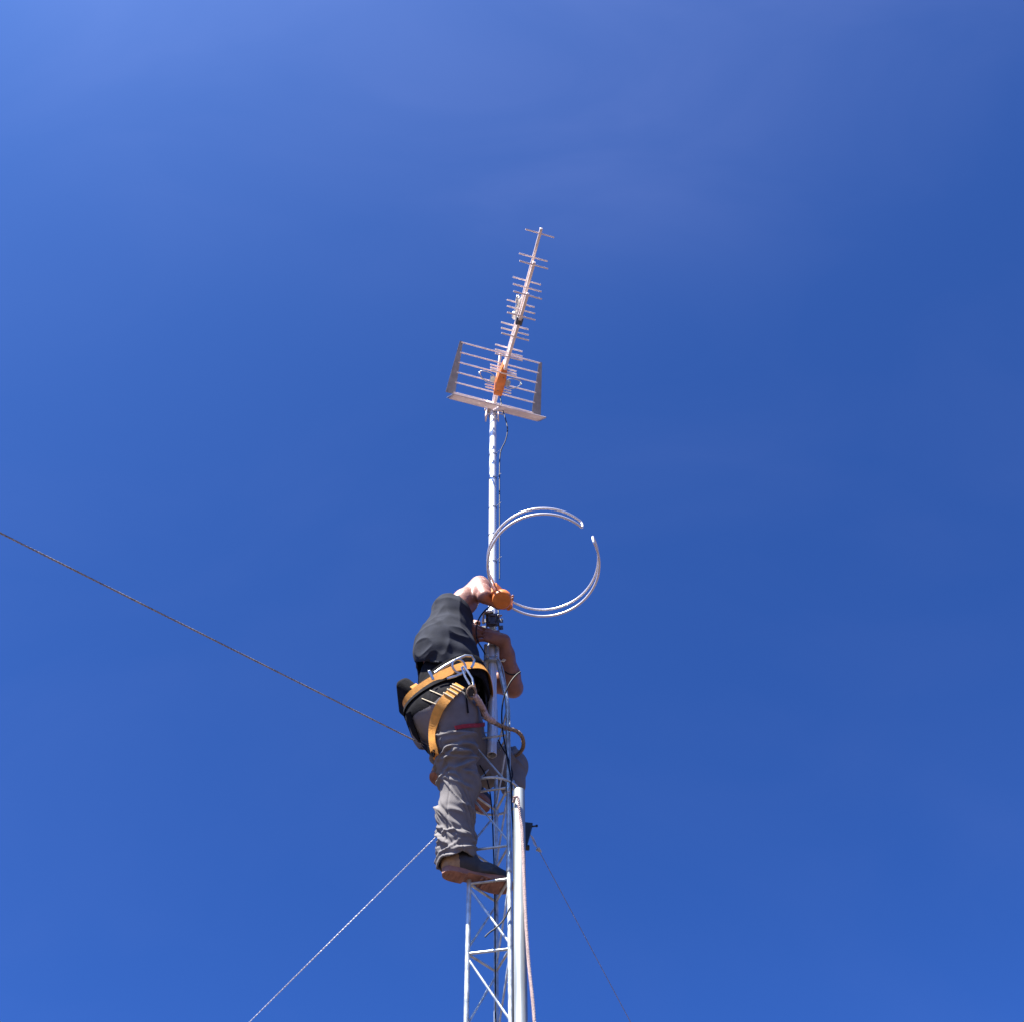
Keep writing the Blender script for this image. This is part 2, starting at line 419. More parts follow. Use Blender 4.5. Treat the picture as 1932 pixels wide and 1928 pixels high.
# hinge bracket half-way along
tb = t_of(*AZ(1150, 1130), .02)
mb = MB(); mb.box(on(tb, .012, -.016), bd, ed, UP, .15, .022, .05, .004); mb.box(on(tb+.05, .02, -.022), bd, ed, UP, .05, .03, .02, .004); mb.box(on(tb-.05, .0, -.022), bd, ed, UP, .04, .026, .03, .004)
mb.build('hinge_bracket', M['bright'], yagi)
tb2 = t_of(*AZ(1170, 1265), -.1)
mb = MB(); mb.box(on(tb2, -.115), bd, ed, UP, .05, .042, .05, .004); mb.box(on(tb2, -.14), bd, ed, UP, .03, .03, .02, .003); mb.build('boom_clip', M['darkmetal'], yagi)
# dipole box, tapering forward, with its two bow-tie loops
tc0, tc1 = t_box0, t_box1
def sect(t, w, h0, h1): return [on(t, h0, -w/2), on(t, h0, w/2), on(t, h1, w/2), on(t, h1, -w/2)]
rows = [(tc0, .052, -.062, .016), (tc0+.012, .058, -.066, .02), (tc0+(tc1-tc0)*.55, .058, -.064, .02), (tc1-.012, .030, -.056, .014), (tc1, .022, -.05, .01)]
vs, fs = [], []
for r_ in rows: vs += sect(*r_)
for i in range(len(rows)-1):
    for k in range(4):
        l = (k+1) % 4; fs.append((i*4+k, i*4+l, i*4+4+l, i*4+4+k))
fs += [(0, 1, 2, 3), tuple((len(rows)-1)*4+k for k in range(4))]
bx = MB().add(vs, fs).build('dipole_box', M['orange'], yagi, smooth=False)
mo = bx.modifiers.new('bevel', 'BEVEL'); mo.width = .006; mo.segments = 3
for (f, s_) in ((.18, -.006), (.62, .008)):
    c = on(tc0+(tc1-tc0)*f, -.0655, s_); MB().lathe(c, -UP, [(0, .0045), (.001, .0045), (.0015, .003)], 10).build('box_screw', M['darkmetal'], yagi)
t_d = tc0+(tc1-tc0)*.35
for sg in (-1, 1):
    mb = MB()
    pts = spline([on(t_d+.020, -.02, sg*.032), on(t_d+.030, .008, sg*.075), on(t_d+.022, .02, sg*.125), on(t_d+.006, .012, sg*.138), on(t_d-.012, -.012, sg*.115), on(t_d-.02, -.034, sg*.07), on(t_d-.012, -.034, sg*.036)], 6)
    mb.tube(pts, .0036, 8)
    mb.build('dipole_loop', M['bright'], yagi)
    MB().box(on(t_d, -.012, sg*.05), bd, ed, UP, .045, .035, .008, .003).build('dipole_terminal', M['bright'], yagi); MB().ball(on(t_d+.006, .012, sg*.139), .0085, 10, 6).build('loop_cap', M['bright'], yagi)
# rear tail of the boom down to the mast clamp
inclined('boom', on(tc0+.02, -.03), on(.015, -.03), .020, .020, M['alu'])
# reflector: two wings of rods between flat cheeks
WING = .272
def wing(corner0, corner1, cheek_in, nrods, depth, mrod, name):
    """corner0, corner1: (t,h) at the inner and the outer edge"""
    (ta, ha), (tb_, hb) = corner0, corner1
    wd = nrm(bd*(tb_-ta)+UP*(hb-ha)); wn = nrm(np.cross(wd, ed))
    if wn@(-bd) < 0: wn = -wn
    root_p, end_p = on(ta, ha), on(tb_, hb); Ln = np.linalg.norm(end_p-root_p)
    first = None
    mb = MB(); cen = None
    for i in range(nrods):
        f = i/(nrods-1); c = root_p+(end_p-root_p)*f
        MB().tube([c-ed*WING, c+ed*WING], .0048 if i < nrods-1 else .0052, 8).build('reflector_rod', mrod, yagi)
    for sg in (-1, 1):
        p0, p1 = root_p+ed*sg*WING, end_p+ed*sg*WING
        q0, q1 = p0-wd*.012, p1+wd*.008; o_ = ed*sg
        poly = [q0-o_*.012, q0+o_*depth, q1+o_*depth*.22, q1-o_*.010]
        MB().prism([p-wn*.001 for p in poly], wn*.002).build('reflector_cheek', M['alu_dull'], yagi, smooth=False)
    spine = MB().box((root_p+end_p)/2+wn*.008, wd, ed, wn, Ln, .018, .012, .002)
    spine.build('reflector_spine', M['alu'], yagi)
def solve_th(px, py, s):               # where a point lying s along the element direction is seen: its (t, h)
    best = None
    d = ray(px, py)
    # the ray meets the vertical plane through the boom shifted by s
    o = base+ed*s; k = ((o-CAM)@ed)/(d@ed); p = CAM+d*k
    return float((p-base)@bd), float(p[2]-z_a)
up_in = (.055, .015); up_out = None
for h in np.linspace(.05, .5, 400):    # choose the wing's far edge so that its two corners are seen where they are
    pass
RW = dict(ui=(.02, .02), uo=(.235, .30), li=(.015, -.055), lo=(.20, -.29))
wing(RW['ui'], RW['uo'], 0, 6, .052, M['alu'], 'upper')
WING = .300
wing(RW['li'], RW['lo'], 0, 7, .014, M['alu'], 'lower')
# mast clamp of the yagi
mb = MB()
for sg, sl in ((-1, .03), (1, .012)):
    a = A(TX, TY-.012, z_a-.03)+A(sg*.034, 0, 0); b = a+A(sg*.004-sl*.3, 0, -.13)
    mb.box((a+b)/2, A(0, 1, 0), nrm(np.cross(A(0, 1, 0), b-a)), b-a, .05, .010, np.linalg.norm(b-a), .003)
mb.box(A(TX-.012, TY-.02, z_a-.035), bd, ed, UP, .07, .075, .045, .006)
mb.build('mast_clamp', M['alu'], yagi)
for zz, dx in ((-.055, 0), (-.105, .004)):
    mb = MB(); c = A(TX+dx, TY, z_a+zz)
    mb.tube(spline([c+A(-.03, .0, 0), c+A(-.022, .026, 0), c+A(0, .034, 0), c+A(.022, .026, 0), c+A(.03, .0, 0), c+A(.03, -.05, 0)], 5), .004, 8)
    mb.lathe(c+A(-.058, -.012, 0), A(1, 0, 0), [(0, .004), (.006, .004), (.0065, .009), (.015, .009), (.016, .004), (.11, .004), (.1105, .009), (.118, .009)], 6)
    mb.build('u_bolt', M['bright'], yagi)

# ------------------------------------------------------------------ FM loop antenna in the man's hand
YB = 3.93
bc = P(946, 1126, YB)
tl = math.radians(16); fn = A(0, math.sin(tl), math.cos(tl)); fv = A(0, -math.cos(tl), math.sin(tl))   # loop axis (leaning to us), in-plane towards us
fu = A(1, 0, 0)
ctr = None
for Yc in np.linspace(3.6, 4.1, 400):
    c = P(1025, 1062, Yc)
    q = (bc-c)@fn
    if ctr is None or abs(q) < ctr[0]: ctr = (abs(q), c)
ctr = ctr[1]
depth = (ctr-CAM)@_F; RF = 105*depth/FPX
fm = thing('fm_loop_antenna', 'open round loop aerial of two pale tubes with an orange cap, held against the mast', 'loop antenna', bc)
def loop_pt(a, h): return ctr+RF*(math.cos(a)*fu+math.sin(a)*fv)+fn*h
def ang_of(px, py):
    d = ray(px, py); k = ((ctr-CAM)@fn)/(d@fn); p = CAM+d*k-ctr
    return math.atan2(p@fv, p@fu), np.linalg.norm(p)
a_end1, _ = ang_of(1099, 985); a_end2, _ = ang_of(1117, 1021); a_box, rb = ang_of(946, 1126)
hs = .036
def arc(a0, a1, n): return np.linspace(a0, a1, n)
def wrap(a): return a % (2*math.pi)
aE1, aE2, aB = wrap(a_end1), wrap(a_end2), wrap(a_box)
half = .20
def short(a, b):                        # signed way from a to b
    return (b-a+math.pi) % (2*math.pi)-math.pi
sgn = 1 if short(aB, aE2) > 0 else -1   # which way round the lower end lies from the housing
def folded(a0, a1):
    n_ = 44; an = np.linspace(a0, a1, n_); t_ = nrm(loop_pt(a1+.02*np.sign(a1-a0), 0)-loop_pt(a1, 0))
    pts = [loop_pt(a, -hs) for a in an]+[loop_pt(a1, hs*math.sin(q))+t_*.012*math.cos(q) for q in np.linspace(-1.2, 1.2, 8)]+[loop_pt(a, hs) for a in an[::-1]]
    return MB().tube(pts, .0060, 10).build('loop_tube', M['loop'], fm)
way2 = (aE2-aB) % (2*math.pi); way1 = (aE1-aB) % (2*math.pi)
if way2 < way1: folded(aB+half, aB+way2); folded(aB-half, aB-(2*math.pi-way1))
else: folded(aB+half, aB+way1); folded(aB-half, aB-(2*math.pi-way2))
# the orange terminal housing
view = nrm(CAM-bc); bcap = P(947, 1130, YB-.02)+view*.03; ax_d = nrm(view*.75+A(-.10, -.1, -.62)*1.0)
mb = MB(); mb.lathe(bcap-ax_d*.03, ax_d, [(0, .034), (.002, .044), (.03, .048), (.046, .047), (.052, .043), (.054, .034), (.055, .0)], 30)
mb.build('cap', M['orange'], fm)
tdir = nrm(loop_pt(aB-.2, 0)-loop_pt(aB+.2, 0)); c0 = loop_pt(aB, 0)
mb = MB(); mb.box(c0, tdir, nrm(np.cross(tdir, fn)), fn, .135, .036, .096, .008)
mb.build('housing', M['orange'], fm)
for q in (-.052, -.03, .0, .052): MB().ball(c0+tdir*q+fn*.049, .010, 10, 6).build('housing_cap', M['orange'], fm)
# its galvanised bracket round the mast below
zb = P(931, 1183, TY)[2]
mb = MB(); bo = A(TX+.002, TY-MR-.030, zb); ex, ey, ez = A(1, 0, .04), A(0, 1, 0), A(-.04, 0, 1)
mb.box(bo, ex, ey, ez, .056, .006, .096, .002)                          # web with two flanges and notched ears
for sg in (-1, 1):
    mb.box(bo+A(sg*.031, .012, 0), ex, ey, ez, .006, .040, .104, .002)
    mb.box(bo+A(sg*.044, .030, .026), ex, ey, ez, .020, .006, .030, .002); mb.box(bo+A(sg*.044, .030, -.026), ex, ey, ez, .020, .006, .030, .002)
mb.box(bo+A(0, -.006, .030), ex, ey, ez, .046, .008, .012, .002); mb.box(bo+A(0, -.006, -.034), ex, ey, ez, .046, .008, .010, .002)
mb.tube([bo+A(-.018, -.005, -.02), bo+A(-.018, -.005, .02)], .005, 8); mb.tube([bo+A(.018, -.005, -.02), bo+A(.018, -.005, .02)], .005, 8)
mb.build('mast_bracket', M['darkmetal'], fm)
mb = MB(); e = A(TX-.045, TY-MR-.035, zb); mb.box(e+A(0, 0, .01), A(1, 0, 0), A(0, 1, 0), A(0, 0, 1), .014, .02, .075, .003); mb.box(e+A(.026, -.004, .048), A(1, 0, .15), A(0, 1, 0), A(0, 0, 1), .055, .02, .016, .003)
mb.build('bracket_jaw', M['bright'], fm)
zb2 = P(931, 1157, TY)[2]
for (dx, dz, L_) in ((-.058, .022, .03), (.040, .004, .045), (-.012, -.062, .012), (.030, -.095, .02)):
    c = A(TX+dx, TY-MR-.046, zb2+dz); d = nrm(A(1 if dx > 0 else -1, -.5, -.1))
    mb = MB(); mb.lathe(c, d, [(0, .0045), (.003, .011), (.012, .011), (.013, .005), (.013+L_*.6, .005)], 6)
    if dx > .03:
        mb.tube([c+A(-.02, -.01, .03), c+A(.035, -.02, -.03)], .004, 8)      # wing nut lever
    mb.build('clamp_bolt', M['bright'], fm)

# ------------------------------------------------------------------ spare pipe beside the tower, its rope and clip
pt, pb = P(979.5, 1492, 4.04), P(982.7, 1928, 3.93)
pd = nrm(pb-pt); pbot = pt+pd*((0.0-pt[2])/pd[2]); PR = .0240
spare = MB(); u = nrm(np.cross(pd, A(0, 1, 0))); w = np.cross(pd, u); vs, fs = [], []
for (c, r) in ((pbot, PR-.003), (pbot, PR), (pt, PR), (pt, PR-.003)):
    for k in range(28): a = 2*math.pi*k/28; vs.append(c+r*(math.cos(a)*u+math.sin(a)*w))
for i in range(4):
    j = (i+1) % 4
    for k in range(28): l = (k+1) % 28; fs.append((i*28+k, i*28+l, j*28+l, j*28+k))
spare.add(vs, fs); sp = spare.build('steel_pipe', M['pipe'], loc=pbot); tag(sp, 'thick galvanised pipe standing on end against the right side of the tower', 'pipe')
rp = [P(969, 1513, 4.01), P(972, 1503, 3.985), P(977.5, 1505, 3.985), P(980.5, 1538, 3.99), P(984.5, 1561, 3.985), P(986.5, 1597, 3.98), P(988, 1627, 3.975), P(988.5, 1650, 3.97), P(992, 1733, 3.945), P(998, 1821, 3.92), P(1008, 1924, 3.90)]
rp += [rp[-1]+(rp[-1]-rp[-2])*.9+A(.0, 0, -.3), A(rp[-1][0]+.10, 3.75, .05)]
ro = strand_path(rp, .0066, .032).build('rope', M['rope']); tag(ro, 'pale pinkish rope hanging down the front of the thick pipe', 'rope')
# black guy bracket behind the pipe
gb = thing('guy_bracket', 'black tapered bracket sticking out behind the thick pipe', 'bracket', P(996, 1570, 4.17))
a0, a1 = P(999, 1551, 4.17), P(993, 1592, 4.17); dd = nrm(a1-a0); sx = nrm(np.cross(dd, A(0, 1, 0))); sx = sx if sx[0] > 0 else -sx
mb = MB(); mb.prism([a0-sx*.020, a0+sx*.014, a1+sx*.003, a1-sx*.010], A(0, .020, 0)); mb.build('plate', M['blackmetal'], gb, smooth=False)
mb = MB(); mb.tube([a0+sx*.010+A(0, .01, -.012), a0+sx*.029+A(0, .01, -.007)], .0035, 8); mb.ball(a0+sx*.031+A(0, .01, -.006), .006, 10, 6); mb.build('pin', M['blackmetal'], gb)
mb = MB(); mb.box(a1+dd*.004+A(0, .017, 0), sx, A(0, 1, 0), dd, .028, .03, .012, .003); mb.build('foot', M['blackmetal'], gb)

# ------------------------------------------------------------------ guy wires
def guy(name, a, through, far_t, r, m, label, fit_at, sag=0.0):
    a = np.asarray(a, float); b = through; d = b-a
    end = a+d*((0.02-a[2])/d[2])
    t = thing(name, label, 'guy wire', a, 'guy wires staying the tower')
    strand(a, end, r, .045, sag).build('wire', m, t)
    for q in fit_at:
        c = a+nrm(d)*q; u_ = nrm(np.cross(d, A(0, 0, 1)))
        mb = MB(); mb.box(c, nrm(d), u_, np.cross(nrm(d), u_), .022, .012, .010, .003)
        mb.tube([c+u_*.007-nrm(d)*.008, c+u_*.007+nrm(d)*.016], .003, 8); mb.ball(c-u_*.008, .005, 8, 6)
        mb.build('wire_clip', M['bright'], t)
    th_ = MB(); th_.tube(spline([a+A(0, 0, .0), a+nrm(d)*.03+A(0, 0, .012), a+nrm(d)*.055, a+nrm(d)*.03-A(0, 0, .012), a], 6), r*1.1, 8); th_.build('thimble', M['bright'], t)
    MB().lathe(end-A(0, 0, .02), A(0, 0, 1), [(0, .05), (.05, .045), (.06, .012), (.09, .012)], 16).build('ground_anchor', M['concrete'], t)
    return t
aL = tri('L', levels[1]); aR = tri('R', levels[1]); oL = nrm(aL-A(TX, TY, levels[1])); oR = nrm(aR-A(TX, TY, levels[1]))
w1 = P(0, 1005, 2.45)
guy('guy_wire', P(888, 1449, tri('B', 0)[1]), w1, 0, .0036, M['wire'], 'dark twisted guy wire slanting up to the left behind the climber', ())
w2 = P(470, 1928, 4.55)
guy('guy_wire', P(886, 1515, tri('L', 0)[1]), w2, 0, .0024, M['wiresunlit'], 'bright sunlit guy wire running down to the left from behind the trouser leg', (.185,))
w3 = P(1190, 1928, 4.75)
a3 = P(1001, 1574, 4.20)
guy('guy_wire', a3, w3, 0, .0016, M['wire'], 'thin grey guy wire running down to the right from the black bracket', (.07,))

# ------------------------------------------------------------------ implicit modelling for the figure
class Field:
    """smooth union of round cones and ellipsoids"""
    def __init__(s, k=.02): s.pr = []; s.k = k
    def cone(s, a, b, ra, rb, k=None):
        s.pr.append(('c', np.asarray(a, float), np.asarray(b, float), ra, rb, s.k if k is None else k)); return s
    def chain(s, pts, rs, k=None):
        for i in range(len(pts)-1): s.cone(pts[i], pts[i+1], rs[i], rs[i+1], k)
        return s
    def ell(s, c, ax, r, k=None):          # ax: 3x3 rows = axes
        s.pr.append(('e', np.asarray(c, float), np.asarray(ax, float), np.asarray(r, float), None, s.k if k is None else k)); return s
    @staticmethod
    def prim(p, X):
        if p[0] == 'c':
            a, b, ra, rb = p[1], p[2], p[3], p[4]
            ba = b-a; L2 = max(ba@ba, 1e-12); t = np.clip(((X-a)@ba)/L2, 0, 1)
            return np.linalg.norm(X-a-t[..., None]*ba, axis=-1)-(ra+(rb-ra)*t)
        q = (X-p[1])@p[2].T; r = p[3]; k0 = np.linalg.norm(q/r, axis=-1); k1 = np.linalg.norm(q/(r*r), axis=-1)
        return k0*(k0-1)/np.maximum(k1, 1e-9)
    def bbox(s, p):
        if p[0] == 'c':
            r = max(p[3], p[4]); return np.minimum(p[1], p[2])-r, np.maximum(p[1], p[2])+r
        r = p[3].max(); return p[1]-r, p[1]+r
    def __call__(s, X):
        X = np.asarray(X, float); d = np.full(X.shape[:-1], 1e3)
        for p in s.pr:
            e = s.prim(p, X); k = p[5]; h = np.maximum(k-np.abs(d-e), 0)/k
            d = np.minimum(d, e)-h*h*k*.25
        return d
    def grid(s, vox, extra=0.0, pad=.03):
        lo = np.min([s.bbox(p)[0] for p in s.pr], 0)-pad-extra; hi = np.max([s.bbox(p)[1] for p in s.pr], 0)+pad+extra
        n = np.ceil((hi-lo)/vox).astype(int)+1
        V = np.full(n, .25, np.float32)
        for p in s.pr:
            a, b = s.bbox(p); m = .045+extra+p[5]
            i0 = np.maximum(((a-m-lo)/vox).astype(int), 0); i1 = np.minimum(((b+m-lo)/vox).astype(int)+2, n)
            ax = [lo[k]+vox*np.arange(i0[k], i1[k]) for k in range(3)]
            X = np.stack(np.meshgrid(*ax, indexing='ij'), -1)
            e = s.prim(p, X); sl = tuple(slice(i0[k], i1[k]) for k in range(3)); d = V[sl]
            k = p[5]; h = np.maximum(k-np.abs(d-e), 0)/k
            V[sl] = np.minimum(d, e)-h*h*k*.25
        return V, lo
def coords(V, lo, vox):
    return np.stack(np.meshgrid(*[lo[k]+vox*np.arange(V.shape[k], dtype=np.float32) for k in range(3)], indexing='ij'), -1)
def surface_net(V, lo, vox):
    ins = V < 0
    c = np.zeros(tuple(np.array(V.shape)-1), np.int8)
    sl = lambda a, n: slice(a, n-1+a)
    nx, ny, nz = V.shape
    for a in (0, 1):
        for b in (0, 1):
            for d in (0, 1): c += ins[sl(a, nx), sl(b, ny), sl(d, nz)]
    act = np.argwhere((c > 0) & (c < 8)); ids = np.full(c.shape, -1, np.int32); ids[tuple(act.T)] = np.arange(len(act))
    cv = {}
    for a in (0, 1):
        for b in (0, 1):
            for d in (0, 1): cv[(a, b, d)] = V[act[:, 0]+a, act[:, 1]+b, act[:, 2]+d]
    sm = np.zeros((len(act), 3)); ct = np.zeros(len(act))
    ks = list(cv)
    for p in ks:
        for ax in range(3):
            if p[ax]: continue
            q = list(p); q[ax] = 1; q = tuple(q)
            v0, v1 = cv[p], cv[q]; m = (v0 < 0) != (v1 < 0)
            t = np.where(m, v0/np.where(m, v0-v1, 1), 0)
            pt_ = np.tile(np.array(p, float), (len(act), 1)); pt_[:, ax] += t
            sm[m] += pt_[m]; ct[m] += 1
    vs = lo+vox*(act+sm/ct[:, None])
    fs = []
    for ax in range(3):
        o = [(1, 0, 0), (0, 1, 0), (0, 0, 1)][ax]; b, d = (ax+1) % 3, (ax+2) % 3
        s0 = [slice(0, V.shape[k]-o[k]) for k in range(3)]; s1 = [slice(o[k], V.shape[k]) for k in range(3)]
        i0, i1 = ins[tuple(s0)], ins[tuple(s1)]
        e = np.argwhere(i0 != i1); ok = (e[:, b] > 0) & (e[:, d] > 0) & (e[:, b] < V.shape[b]-1) & (e[:, d] < V.shape[d]-1); e = e[ok]
        flip = i0[tuple(e.T)]
        def at(db, dd_):
            q = e.copy(); q[:, b] += db; q[:, d] += dd_; return ids[tuple(q.T)]
        quad = np.stack([at(-1, -1), at(0, -1), at(0, 0), at(-1, 0)], 1)
        quad[~flip] = quad[~flip][:, ::-1]
        fs.append(quad)
    return vs, np.concatenate(fs)
def net_object(name, vs, fs, m, parent, disp=None, smooth_it=1, keep_main=False, field=None, half=.0035):
    me = bpy.data.meshes.new(name)
    off = world_loc(parent)
    # relax a little, then displace along the normals
    nb = np.zeros_like(vs); cn = np.zeros(len(vs))
    e = np.concatenate([fs[:, [0, 1]], fs[:, [1, 2]], fs[:, [2, 3]], fs[:, [3, 0]]])
    if keep_main:
        lab = np.arange(len(vs))
        for _ in range(4000):
            old = lab.copy(); np.minimum.at(lab, e[:, 0], lab[e[:, 1]]); np.minimum.at(lab, e[:, 1], lab[e[:, 0]]); lab = lab[lab]
            if (old == lab).all(): break
        main = np.bincount(lab).argmax(); ok = lab == main; mp = np.cumsum(ok)-1
        fs = mp[fs[ok[fs[:, 0]]]]; vs = vs[ok]
        e = np.concatenate([fs[:, [0, 1]], fs[:, [1, 2]], fs[:, [2, 3]], fs[:, [3, 0]]])
    for _ in range(smooth_it):
        nb = np.zeros_like(vs); cn = np.zeros(len(vs))
        np.add.at(nb, e[:, 0], vs[e[:, 1]]); np.add.at(cn, e[:, 0], 1); np.add.at(nb, e[:, 1], vs[e[:, 0]]); np.add.at(cn, e[:, 1], 1)
        vs = vs*.5+.5*nb/np.maximum(cn, 1)[:, None]
    if disp is not None:
        fn_ = np.cross(vs[fs[:, 2]]-vs[fs[:, 0]], vs[fs[:, 3]]-vs[fs[:, 1]]); vn = np.zeros_like(vs)
        for k in range(4): np.add.at(vn, fs[:, k], fn_)
        vn /= np.maximum(np.linalg.norm(vn, axis=1), 1e-12)[:, None]
        sgn_ = np.ones(len(vs)) if field is None else np.where(field(vs+vn*.004) >= field(vs-vn*.004), 1.0, -1.0)   # both faces of a shell move together
        vs = vs+vn*(sgn_*disp(vs, vn))[:, None]
    me.from_pydata((vs-off).tolist(), [], fs.tolist()); me.materials.append(m)
    me.polygons.foreach_set('use_smooth', [True]*len(me.polygons)); me.update()
    return link(name, me, parent, off)
def tnoise(X):
    return np.array([mnoise.noise(Vector(p)) for p in X])

# ------------------------------------------------------------------ pose
hipR, hipL = P(844, 1350, 3.98), P(859, 1408, 4.21)
kneeR = P(868, 1478, 4.07)
kneeL = P(958, 1450, 4.38)
z_sole = zat(1662)+RR
heelR, toeR = PZ(838, 1648, z_sole), PZ(957, 1677, z_sole)
heelL, toeL = P(814, 1462, 4.17), P(922, 1528, 4.29)
_f = nrm(toeR-heelR); ankR = heelR+_f*.05+A(0, 0, .105); _f = nrm(toeL-heelL); _u = A(.38, .35, .9); _u = nrm(_u-_f*(_u@_f)); ankL = heelL+_f*.055+_u*.115
shR, elR, wrR = P(852, 1157, 3.98), P(905, 1106, 4.055), P(914, 1125, 3.925)
shL, elL, wrL = P(872, 1266, 4.37), P(968, 1297, 4.38), P(950, 1208, 4.16)
neck = P(853, 1226, 4.16); head = P(863, 1189, 4.17)
pel = (hipR+hipL)/2+A(0, 0, .06); chest = P(846, 1258, 4.09); waist = (pel*.55+chest*.45)+A(-.005, 0, 0)
man = thing('person', 'man in dark t-shirt and grey trousers climbing the tower, one arm raised', 'person', heelR)

# clothes as fields
side = nrm(shR-shL); sidep = nrm(hipR-hipL)
fw = A(1, 0.05, 0)
tr = Field(.05)
tr.cone(hipR+A(-.005, .02, .03), hipL+A(-.005, -.02, .03), .135, .135)
tr.cone(pel+sidep*.07+A(.0, 0, .03), pel-sidep*.07+A(.0, 0, .03), .128, .128)
tr.cone(waist+sidep*.06, waist-sidep*.06, .126, .126); tr.cone(waist+(chest-waist)*.45+sidep*.06, waist+(chest-waist)*.45-sidep*.06, .122, .122)
gl = P(812, 1362, 4.06); tr.cone(gl+sidep*.05, gl-sidep*.07, .105, .10)
tr.chain([hipR+A(.005, 0, 0), hipR*.5+kneeR*.5+A(.0, 0, 0), kneeR, kneeR*.55+ankR*.45+A(-.018, .0, 0), ankR*.97+kneeR*.03], [.113, .095, .079, .075, .074], .03)
tr.cone(kneeR*.12+ankR*.88, ankR+A(0, 0, -.055), .078, .083, .02)
tr.chain([hipL, hipL*.5+kneeL*.5, kneeL, kneeL*.5+ankL*.5, ankL], [.108, .092, .079, .078, .082], .03)
tr.cone(kneeL+A(.02, -.01, .03), P(968, 1482, 4.36), .062, .056, .02); tr.cone(kneeL+A(.03, 0, .02), kneeL*.6+ankL*.4+A(.02, 0, -.02), .066, .064, .02)
trousers_f = tr
ts = Field(.06)
def across(c, w, r, k=None, shift=A(0, 0, 0)): ts.cone(c+side*w+shift, c-side*w+shift, r, r, k)
across(waist+A(.024, 0, .03), .07, .138); across(waist*.5+chest*.5+A(.014, 0, 0), .085, .140); across(chest+A(-.006, 0, 0), .10, .142)
across(chest*.35+neck*.65+A(-.03, 0, -.03), .10, .118)
ts.cone(shR*.8+neck*.2, neck, .085, .075); ts.cone(shL*.8+neck*.2, neck, .085, .07)
ts.cone(chest+side*.10, shR, .12, .088); ts.cone(chest-side*.10, shL, .12, .085)
slR = shR+(elR-shR)*.10; slL = shL+(elL-shL)*.5
ts.cone(shR, slR+(elR-shR)*.2, .080, .078, .05); ts.cone(shL, slL+(elL-shL)*.1, .078, .07, .05)

# fold patterns
def axis_coords(X, segs):
    best = np.full(len(X), 9.0); T = np.zeros(len(X)); PH = np.zeros(len(X)); I = np.zeros(len(X), int)
    base_t = 0
    for i, (a, b) in enumerate(segs):
        d = b-a; L = np.linalg.norm(d); d = d/L; t = np.clip((X-a)@d, 0, L); v = X-a-t[:, None]*d; r = np.linalg.norm(v, axis=1)
        u_ = nrm(np.cross(d, A(0, 1, 0))); w_ = np.cross(d, u_); ph = np.arctan2(v@w_, v@u_)
        m = r < best; best[m] = r[m]; T[m] = t[m]/L; PH[m] = ph[m]; I[m] = i
    return T, PH, I
segs = [(hipR, kneeR), (kneeR, ankR), (hipL, kneeL), (kneeL, ankL)]
lens = [np.linalg.norm(b-a) for a, b in segs]
def ridge(n, p=1.6): return np.clip(1-np.abs(n)*2.3, 0, 1)**p
def sm(a, b, x): t = np.clip((x-a)/(b-a), 0, 1); return t*t*(3-2*t)
rf = random.Random(11)
def make_folds():
    F_ = []
    def put(seg, t, ph, slope, curv, ext, w, a): F_.append((seg, t, ph, slope, curv, ext, w, a))
    for i in range(44):                                       # thigh: folds across, most of them low down
        t = .36+.66*rf.random()**.8; put(0, t, rf.uniform(-3.14, 3.14), rf.gauss(.012, .022), rf.gauss(0, .012), rf.uniform(.5, 1.3), rf.uniform(.006, .010), rf.uniform(.007, .013))
    for i in range(48):                                       # calf: long slanting drapes
        t = rf.uniform(-.02, .86); put(1, t, rf.uniform(-3.14, 3.14), rf.gauss(-.085, .03), rf.gauss(.0, .02), rf.uniform(.6, 1.4), rf.uniform(.005, .009), rf.uniform(.004, .009))
    for i in range(34):                                       # bunched cuff
        t = rf.uniform(.76, 1.12); put(1, t, rf.uniform(-3.14, 3.14), rf.gauss(-.01, .03), rf.gauss(0, .015), rf.uniform(.5, 1.2), rf.uniform(.005, .008), rf.uniform(.004, .008))
    for i in range(18): put(2, rf.uniform(.3, 1.05), rf.uniform(-3.14, 3.14), rf.gauss(0, .04), rf.gauss(0, .02), rf.uniform(.5, 1.2), rf.uniform(.007, .012), rf.uniform(.008, .014))
    for i in range(18): put(3, rf.uniform(0, 1), rf.uniform(-3.14, 3.14), rf.gauss(0, .05), rf.gauss(0, .02), rf.uniform(.5, 1.2), rf.uniform(.007, .012), rf.uniform(.005, .011))
    return F_
FOLDS = make_folds()
def ph_of(si, q):
    a, b = segs[si]; dd_ = nrm(b-a); v = q-a-((q-a)@dd_)*dd_; u_ = nrm(np.cross(dd_, A(0, 1, 0))); return math.atan2(v@np.cross(dd_, u_), v@u_)
PH0 = ph_of(0, (hipR+kneeR)/2+A(-.06, -.09, 0)); PH1 = ph_of(1, (kneeR+ankR)/2+A(-.05, -.09, 0))
